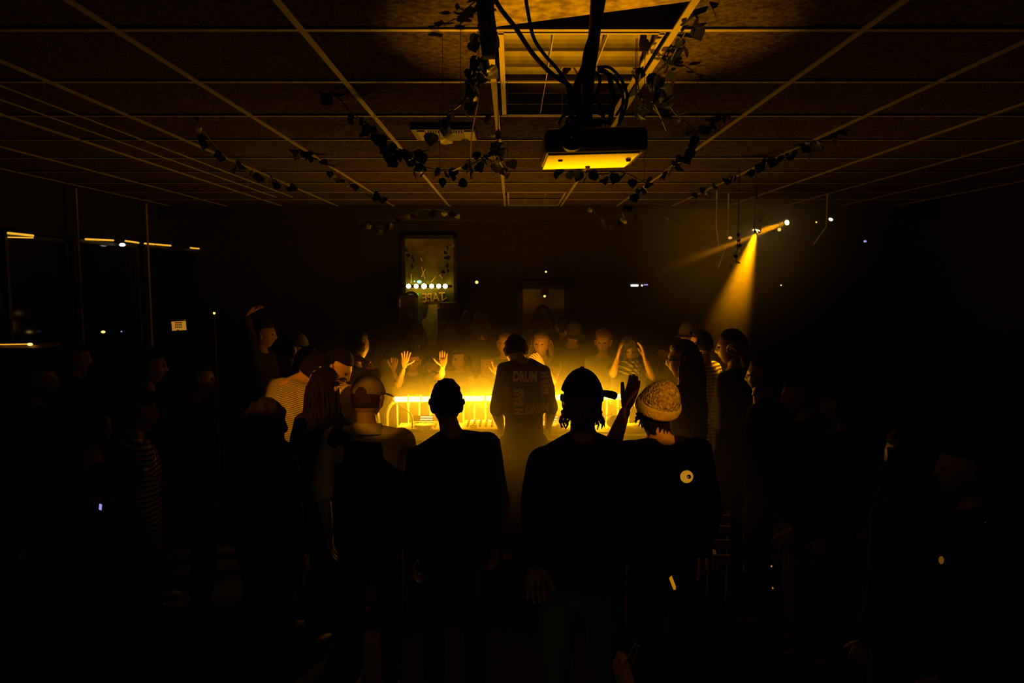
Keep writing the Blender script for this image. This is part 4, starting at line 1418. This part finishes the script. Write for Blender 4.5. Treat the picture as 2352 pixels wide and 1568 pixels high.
# --- C: front man right in cap, raised forearm
Yc = 3.0
person('man seen from behind in a dark cap with curly neck hair, raising his right forearm', px_(1340, Yc), Yc, zc(856, Yc), yaw=0, headoff=(0, .02, .0), hyaw=0,
       shirt='black', sleeve=1.3, skin='skindark', hair='curls', haircol='hairbrown', hat='cap', hatcol='black', brim=-62, voxel=.015, width=.92, shoulders=(-.05, -.03),
       arms={'L': dict(e=P(1222, 1150, 3.0), w=P(1228, 1290, 2.95), sleeve=1.97),
             'R': dict(e=P(1402, 1035, 3.30), w=P(1437, 940, 3.42), d=(.33, 0, 1), n=(-.5, .8, .2), curl=.10, spread=.01, thumb=.35, flip=1, sleeve=.9)}, extras=())
# --- D: beanie person
Yd = 3.3
person('person seen from behind in a cream knit hat, right of the raised forearm', px_(1530, Yd), Yd, zc(884, Yd), yaw=10, headoff=(-.02, .03, 0), hyaw=-30, hpitch=10, hroll=22,
       shirt='black', sleeve=1.9, hair='curls', haircol='hairblack', hat='beanie', voxel=.015, width=1.0)
# --- E: long-haired woman facing left
person('long-haired woman in sunglasses facing left, beyond the knit hat', px_(1580, 4.6), 4.6, zc(783, 4.6), yaw=60, hyaw=75, shirt='black', sleeve=1.9,
       hair='long', haircol='hairbrown', extras=('glasses',), width=.9)
# --- F: man behind her
person('man with sunglasses pushed up on his head, standing behind the long-haired woman', px_(1618, 5.75), 5.75, zc(757, 5.75), yaw=50, hyaw=35, shirt='stripes2', sleeve=.8, hair='buzz', extras=('glasses_up',))
# --- G
person('man in black with short hair right of the spotlight beam, hand at his chin', px_(1690, 5.0), 5.0, zc(757, 5.0), yaw=55, hyaw=70, skin='skindark', shirt='black', sleeve=1.9, hair='short',
       arms={'R': dict(e=P(1735, 880, 4.8), w=P(1712, 818, 4.9), d=(-.4, .1, .5), n=(-.6, .6, 0), curl=.9)})
# --- left group
Yu = 3.6
person('person from behind in a pale cap, dark vest and pale sleeves', px_(842, Yu), Yu, zc(868, Yu), yaw=-5, hyaw=-12, headoff=(-.01, .02, 0), hpitch=5,
       shirt='light', sleeve=.95, hair='buzz', haircol='hairbrown', hat='opencap', hatcol='cream', voxel=.015, extras=('vest',), collar='light', width=1.05,
       arms={'R': dict(e=P(930, 1030, 3.65), w=P(890, 1090, 3.85), sleeve=1.0, curl=.5)})
person('dark-haired person in a loose pale shirt looking down, beyond the pale cap', px_(785, 4.5), 4.5, zc(800, 4.5), yaw=-40, hyaw=-95, headoff=(-.06, .0, -.03), hpitch=30, shirt='light', sleeve=.9, hair='short', voxel=.017,
       arms={'L': dict(e=P(752, 960, 4.4), w=P(762, 915, 4.2), d=(.3, 0, 1), n=(1, 0, 0), curl=.6)})
person('man with cropped hair in a finely striped shirt, bending his head to the right', px_(628, 4.3), 4.3, zc(812, 4.3), yaw=-40, lean=.16, hyaw=-65, headoff=(.10, .03, -.10), hpitch=35, hroll=12, shirt='stripes', sleeve=.9,
       hair='buzz', haircol='hairblack', voxel=.017)
person('long-haired person in black in front of the pale loose shirt, forearm raised', px_(738, 4.0), 4.0, zc(850, 4.0), yaw=-30, shirt='black', sleeve=.8, hair='long', haircol='hairblack', width=.85,
       arms={'R': dict(e=P(742, 985, 3.95), w=P(752, 930, 4.0), d=(.35, .1, 1), n=(.8, .3, 0), curl=.45)})
person('dark-dressed person holding a drink in a lit fist, left of the pale loose shirt', px_(700, 4.8), 4.8, zc(800, 4.8), yaw=-20, skin='skindark', shirt='black', sleeve=1.9, hair='short',
       arms={'R': dict(e=P(700, 960, 4.6), w=P(712, 896, 4.5), d=(.1, -.1, 1), n=(1, .3, 0), curl=1.2)})
person('person behind the pale cap with one forearm raised, bracelets on the wrist', px_(812, 5.4), 5.4, zc(757, 5.4), yaw=-75, hyaw=-35, skin='skindark', shirt='black', sleeve=.9, hair='short',
       arms={'R': dict(e=P(862, 862, 5.3), w=P(840, 832, 5.25), d=(-.6, 0, .5), n=(0, 0, -1), curl=.8)}, extras=('bracelets',))

# --- crowd facing us
def crowd(label, px, topy, Y, **k):
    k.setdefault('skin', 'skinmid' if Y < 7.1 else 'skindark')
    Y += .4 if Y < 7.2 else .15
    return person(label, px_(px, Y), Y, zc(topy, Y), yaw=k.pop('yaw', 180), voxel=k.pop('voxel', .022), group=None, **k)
crowd('dancer with both palms raised towards the DJ, left behind the glowing tube', 948, 806, 6.65, skin='skin', shirt='charcoal', sleeve=.6, hair='short', extras=('glasses',), hyaw=175,
      arms={'R': dict(e=P(915, 886, 6.45), w=P(929, 842, 6.35), d=(.12, 0, 1), n=(0, -1, .1), curl=.06, spread=.16, thumb=1.0, flip=1),
            'L': dict(e=P(1014, 862, 6.35), w=P(1017, 843, 6.15), d=(.05, 0, 1), n=(0, -1, .1), curl=.05, spread=.06, thumb=.9, flip=1)})
crowd('curly-haired dancer with smiling face right of the cap, behind the glowing tube', 1385, 760, 6.9, shirt='grey', hair='curly', haircol='hairbrown', hyaw=165)
crowd('dancer in a patterned headscarf with both hands at the head', 1445, 778, 6.55, shirt='charcoal', sleeve=.5, hair=None, hat='scarf', hatcol='scarf', hyaw=180, hpitch=8, collar='light',
      arms={'R': dict(e=P(1408, 860, 6.4), w=P(1418, 822, 6.42), d=(.25, .1, 1), n=(1, 0, 0), curl=.2),
            'L': dict(e=P(1499, 866, 6.4), w=P(1480, 822, 6.42), d=(-.25, .1, 1), n=(-1, 0, 0), curl=.2)})
crowd('woman with hand raised to her mouth, right of the DJ head', 1243, 762, 6.6, skin='skinmid', shirt='grey', sleeve=.5, hair='bob', haircol='hairbrown', hyaw=165, width=.85,
      arms={'L': dict(e=P(1270, 878, 6.3), w=P(1246, 838, 6.3), d=(-.6, 0, .8), n=(-.3, -.8, 0), curl=.5, thumb=.9)})
crowd('dancer with a lit face left of the DJ head', 1160, 764, 6.8, shirt='charcoal', hair='short', haircol='hairbrown', hyaw=160, hpitch=-12)
crowd('dancer pointing one finger up, just left of the DJ', 1118, 812, 6.75, shirt='light', sleeve=.9, hair='bob', haircol='hairblack', hyaw=-160,
      arms={'L': dict(e=P(1150, 900, 6.5), w=P(1143, 862, 6.4), d=(-.15, 0, 1), n=(0, -1, 0), curl=1.0, curls=(.05, 1.3, 1.4, 1.4))})
crowd('dancer with face in half light between the raised palm and the DJ', 1055, 800, 6.8, shirt='charcoal', hair='bob', haircol='hairblack', hyaw=140, width=.9)
crowd('dancer in a pale top directly behind the man with short hair', 990, 822, 6.95, shirt='light', hair='short', haircol='hairblack', hyaw=190, width=.9)
crowd('person at the left end of the glowing tube with a hand lifted', 893, 812, 6.9, shirt='grey', hair='short', hyaw=195,
      arms={'L': dict(e=P(912, 880, 6.7), w=P(903, 850, 6.6), d=(.15, 0, 1), n=(0, -1, 0), curl=.4)})
crowd('tall dark figure in a flat-topped cap in front of the door window panel', 1248, 702, 7.7, yaw=10,  shirt='black', sleeve=1.9, hair='bob', hat='cap', brim=0, hatcol='black', voxel=.025)
crowd('dark figure in a cap looking down, leftmost of the two caps right of the door', 1296, 727, 7.5, shirt='black', sleeve=1.9, hair='short', hat='cap', brim=20, hpitch=20, voxel=.025)
crowd('figure in a dark cap with head bowed, right of the door window panel', 1316, 736, 7.2, shirt='black', sleeve=1.9, hair='short', hat='cap', hpitch=30, hyaw=195, voxel=.025)
crowd('tall dark figure with rounded hair, left of the two behind the DJ', 1078, 712, 7.6, shirt='black', sleeve=1.9, hair='bob', yaw=0, voxel=.025)
crowd('tall dark figure with rounded hair, right of the two behind the DJ', 1106, 714, 7.4, shirt='black', sleeve=1.9, hair='bob', yaw=15, voxel=.025)
crowd('dark figure covering the lower corner of the painted board', 1030, 742, 7.3, yaw=10, shirt='black', sleeve=1.9, hair='bob', voxel=.025)
crowd('dark broad figure beneath the loudspeaker with the handle', 955, 738, 7.35, yaw=10, shirt='black', sleeve=1.9, hair='bob', voxel=.025, width=1.1)
crowd('dim dancer between the curly-haired dancer and the DJ', 1330, 800, 7.0, shirt='charcoal', hair='short', hyaw=190, voxel=.025)
crowd('dim dancer in black right of the headscarf, half hidden by the beam', 1528, 790, 6.9, shirt='black', sleeve=1.9, hair='short', hyaw=170, voxel=.025)
crowd('figure with a cap lit from above at the foot of the spotlight beam', 1580, 738, 6.5, shirt='charcoal', hair='short', hat='cap', hatcol='charcoal', hpitch=15, hyaw=150, voxel=.025)
crowd('dark figure left of the loudspeaker, far behind the pale cap', 905, 748, 7.5, yaw=10, shirt='black', sleeve=1.9, hair='bob', voxel=.025)
# --- dark left crowd
def dim(label, px, topy, Y, **k):
    k.setdefault('skin', 'skindark')
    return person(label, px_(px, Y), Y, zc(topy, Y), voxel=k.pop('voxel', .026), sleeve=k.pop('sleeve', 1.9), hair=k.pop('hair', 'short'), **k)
dim('dark person raising a bent arm far left of the group', 600, 735, 6.3, yaw=-90, sleeve=1.7,
    arms={'R': dict(e=P(566, 745, 6.2), w=P(566, 722, 6.15), d=(.6, 0, .6), n=(0, 0, -1), curl=.6)})
dim('dark person in a cap behind the striped shirt', 668, 765, 5.6, yaw=-70, hat='cap', hatcol='charcoal', hpitch=8)
dim('dark figure second from the left edge of the left crowd', 330, 800, 4.6, yaw=-60)
dim('dark figure in a faintly striped shirt at the lower left', 300, 905, 3.8, yaw=-50, shirt='stripes2')
dim('dark figure holding the lit phone low at the far left', 190, 930, 3.0, yaw=0,
    arms={'R': dict(e=P(262, 1120, 3.0), w=P(240, 1192, 2.86), d=(-.15, -.2, 1), n=(0, -1, 0), curl=.9)})
dim('dark figure with glinting beads in front of the striped shirt', 596, 932, 3.6, yaw=-20, hat='hood', hair=None)
dim('dark figure in front of the card sign', 440, 830, 4.4, yaw=-60)
dim('dark figure at the left edge beside the bar shelf', 70, 830, 4.2, yaw=-60)
dim('dark figure near the left windows', 165, 790, 5.6, yaw=-70)
# --- dark right crowd
dim('dark figure right of the man with his hand at his chin', 1765, 820, 4.4, yaw=60, sleeve=.8,
    arms={'L': dict(e=P(1752, 960, 4.35), w=P(1734, 905, 4.4), d=(.2, 0, 1), n=(-1, 0, 0), curl=.8)})
dim('dark figure with a lit profile, further right', 1852, 862, 4.0, yaw=70, hyaw=85, hpitch=5, pants='grey')
dim('dark figure furthest right in the standing group', 1935, 890, 3.9, yaw=60)
dim('dim foreground person at the right, barely lit, left of two', 2112, 990, 2.7, yaw=30, hyaw=15, hair='bob')
dim('dim foreground person at the lower right with a lit cheek', 2255, 1010, 2.5, yaw=50, hyaw=70)

# ------------------------------------------------------------------ small things in the dark
t = thing('round_badge', P(1577, 1094, 2.95), 'round amber eye-shaped badge below the knit hat', 'badge')
c = P(1577, 1094, 2.95)
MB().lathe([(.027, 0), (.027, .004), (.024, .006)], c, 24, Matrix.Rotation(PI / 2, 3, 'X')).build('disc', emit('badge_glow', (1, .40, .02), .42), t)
MB().lathe([(.009, 0), (.009, .003)], c + Vector((.008, -.006, .001)), 16, Matrix.Rotation(PI / 2, 3, 'X')).build('pupil', M['black'], t)
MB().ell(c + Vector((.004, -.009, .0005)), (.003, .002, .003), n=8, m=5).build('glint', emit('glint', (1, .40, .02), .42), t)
MB().tube([c + Vector((0, .004, 0)), c + Vector((0, .25, .02))], .004, 6).build('strap', M['black'], t)
t = thing('phone', P(232, 1163, 2.81), 'phone with a lit blue-white screen held low at the far left', 'phone')
c = P(232, 1163, 2.81)
rr = Matrix.Rotation(.15, 3, 'Y') @ Matrix.Rotation(-.5, 3, 'Z')
MB().box(c, (.028, .006, .036), rr).build('case', M['blackplastic'], t)
MB().box(c + Vector((0, -.004, 0)), (.016, .002, .024), rr).build('screen', M['blue'], t)
for pts, lab in (([(1537, 1328), (1543, 1322), (1552, 1345), (1552, 1354), (1547, 1354)], 'small bright amber card lying low at the bottom centre right'),):
    vs = [P(a, b, 2.9) for a, b in pts]
    vs2 = [v + Vector((0, .004, 0)) for v in vs]
    n = len(vs)
    mb = MB().add(vs + vs2, [tuple(range(n)), tuple(range(2 * n - 1, n - 1, -1))] + [(i, (i + 1) % n, n + (i + 1) % n, n + i) for i in range(n)])
    t = thing('lit_card', vs[0], lab, 'card')
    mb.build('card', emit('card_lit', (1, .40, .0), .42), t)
    MB().tube([vs[4] + Vector((0, .003, 0)), Vector((vs[4].x, vs[4].y, 0))], .006, 6).build('stand', M['blackmetal'], t)
t = thing('crate', (P(1658, 1200, 3.6).x, 3.6, 0), 'dim wooden slatted crate at the lower right of the people', 'crate')
c = P(1658, 1205, 3.6)
for k, (py, hh) in enumerate(((1190, .035), (1218, .05), (1250, .05), (1285, .05))):
    MB().box(P(1658, py, 3.6), (.09, .02, hh)).build('slat', M['kraft'], t, bevel=.002)
zz = P(1658, 1180, 3.6).z
for s in (-.05, .05):
    MB().box((c.x + s, 3.63, zz / 2), (.02, .03, zz)).build('post', M['blackmetal'], t)
t = thing('folded_stool', P(1440, 1550, 2.2), 'dark folded stool with worn wooden edge at the bottom edge', 'stool')
MB().tube([P(1462, 1475, 2.2), P(1415, 1560, 2.2)], .004, 6).build('leg', M['galv'], t)
MB().tube([P(1468, 1480, 2.25), P(1440, 1565, 2.25)], .004, 6).build('leg', M['galv'], t)
MB().box(P(1432, 1550, 2.2), (.03, .2, .05), Matrix.Rotation(.4, 3, 'Y')).build('seat', M['kraft'], t)
for px, py, Y, lab in ((1772, 1300, 3.2, 'tiny string-light bulb, upper of two at the lower right'), (1775, 1350, 3.2, 'tiny string-light bulb, lower of two at the lower right'), (2260, 1212, 2.4, 'small candle-like amber glow at the far lower right'), (2162, 1286, 2.4, 'dim rounded amber glow added for a lit thumb, below the candle-like one')):
    big = px > 2000
    t = thing('amber_glow', P(px, py, Y), lab, 'lamp')
    e = emit('dim_amber_%d' % px, (1, .40, .02), .55 if not big else (.32 if px == 2260 else .12))  # glowing blobs; the rounded one stands for a thumb catching light
    MB().ell(P(px, py, Y), ((.0035, .003, .0045) if not big else (.0085, .007, .022 if px == 2260 else .014)), n=10, m=8).build('bulb', e, t, smooth=True)
    MB().lathe([(.003, 0), (.003, -.02)], P(px, py, Y) + Vector((0, 0, -.004 if not big else -.018)), 8).build('socket', M['blackplastic'], t)
    q = P(px, py, Y)
    MB().tube([q + Vector((0, 0, -.02)), Vector((q.x, q.y, .0))], .003, 5).build('stem', M['blackmetal'], t)
for _o in bpy.data.objects:
    if _o.parent is None and not _o.get('group'):
        _n = _o.name.split('.')[0]
        _g = {'hanging_vine': 'artificial vines hung along the ceiling', 'glow_strip': 'glowing amber strips on the left wall',
              'crowd_barrier': 'steel barriers around the booth', 'media_player': 'media players on the table', 'small_lamp': 'small lamps glowing in the dark room',
              'window_post': 'metal posts by the left windows', 'loudspeaker': 'loudspeakers at the back wall', 'spotlight': 'ceiling spotlights, some of them added unseen',
              'hanging_rod': 'rods hanging by the spotlights', 'ceiling_rail': 'thin rails under the ceiling', 'cup': 'clear cups on the table', 'paper': 'papers on the table',
              'amber_glow': 'tiny bulbs and amber glows in the dark lower right', 'ceiling_light_panel': 'recessed louvered light panels'}.get(_n)
        if _g:
            _o['group'] = _g
        if _n == 'person':
            _o['group'] = CR if _o.location.y > 6.4 else (FR if abs(_o.location.x) < 1.1 else 'people standing at the sides of the booth')
        if _n == 'cable' and _o.location.y < 3:
            _o['group'] = 'cables around the projector pole'
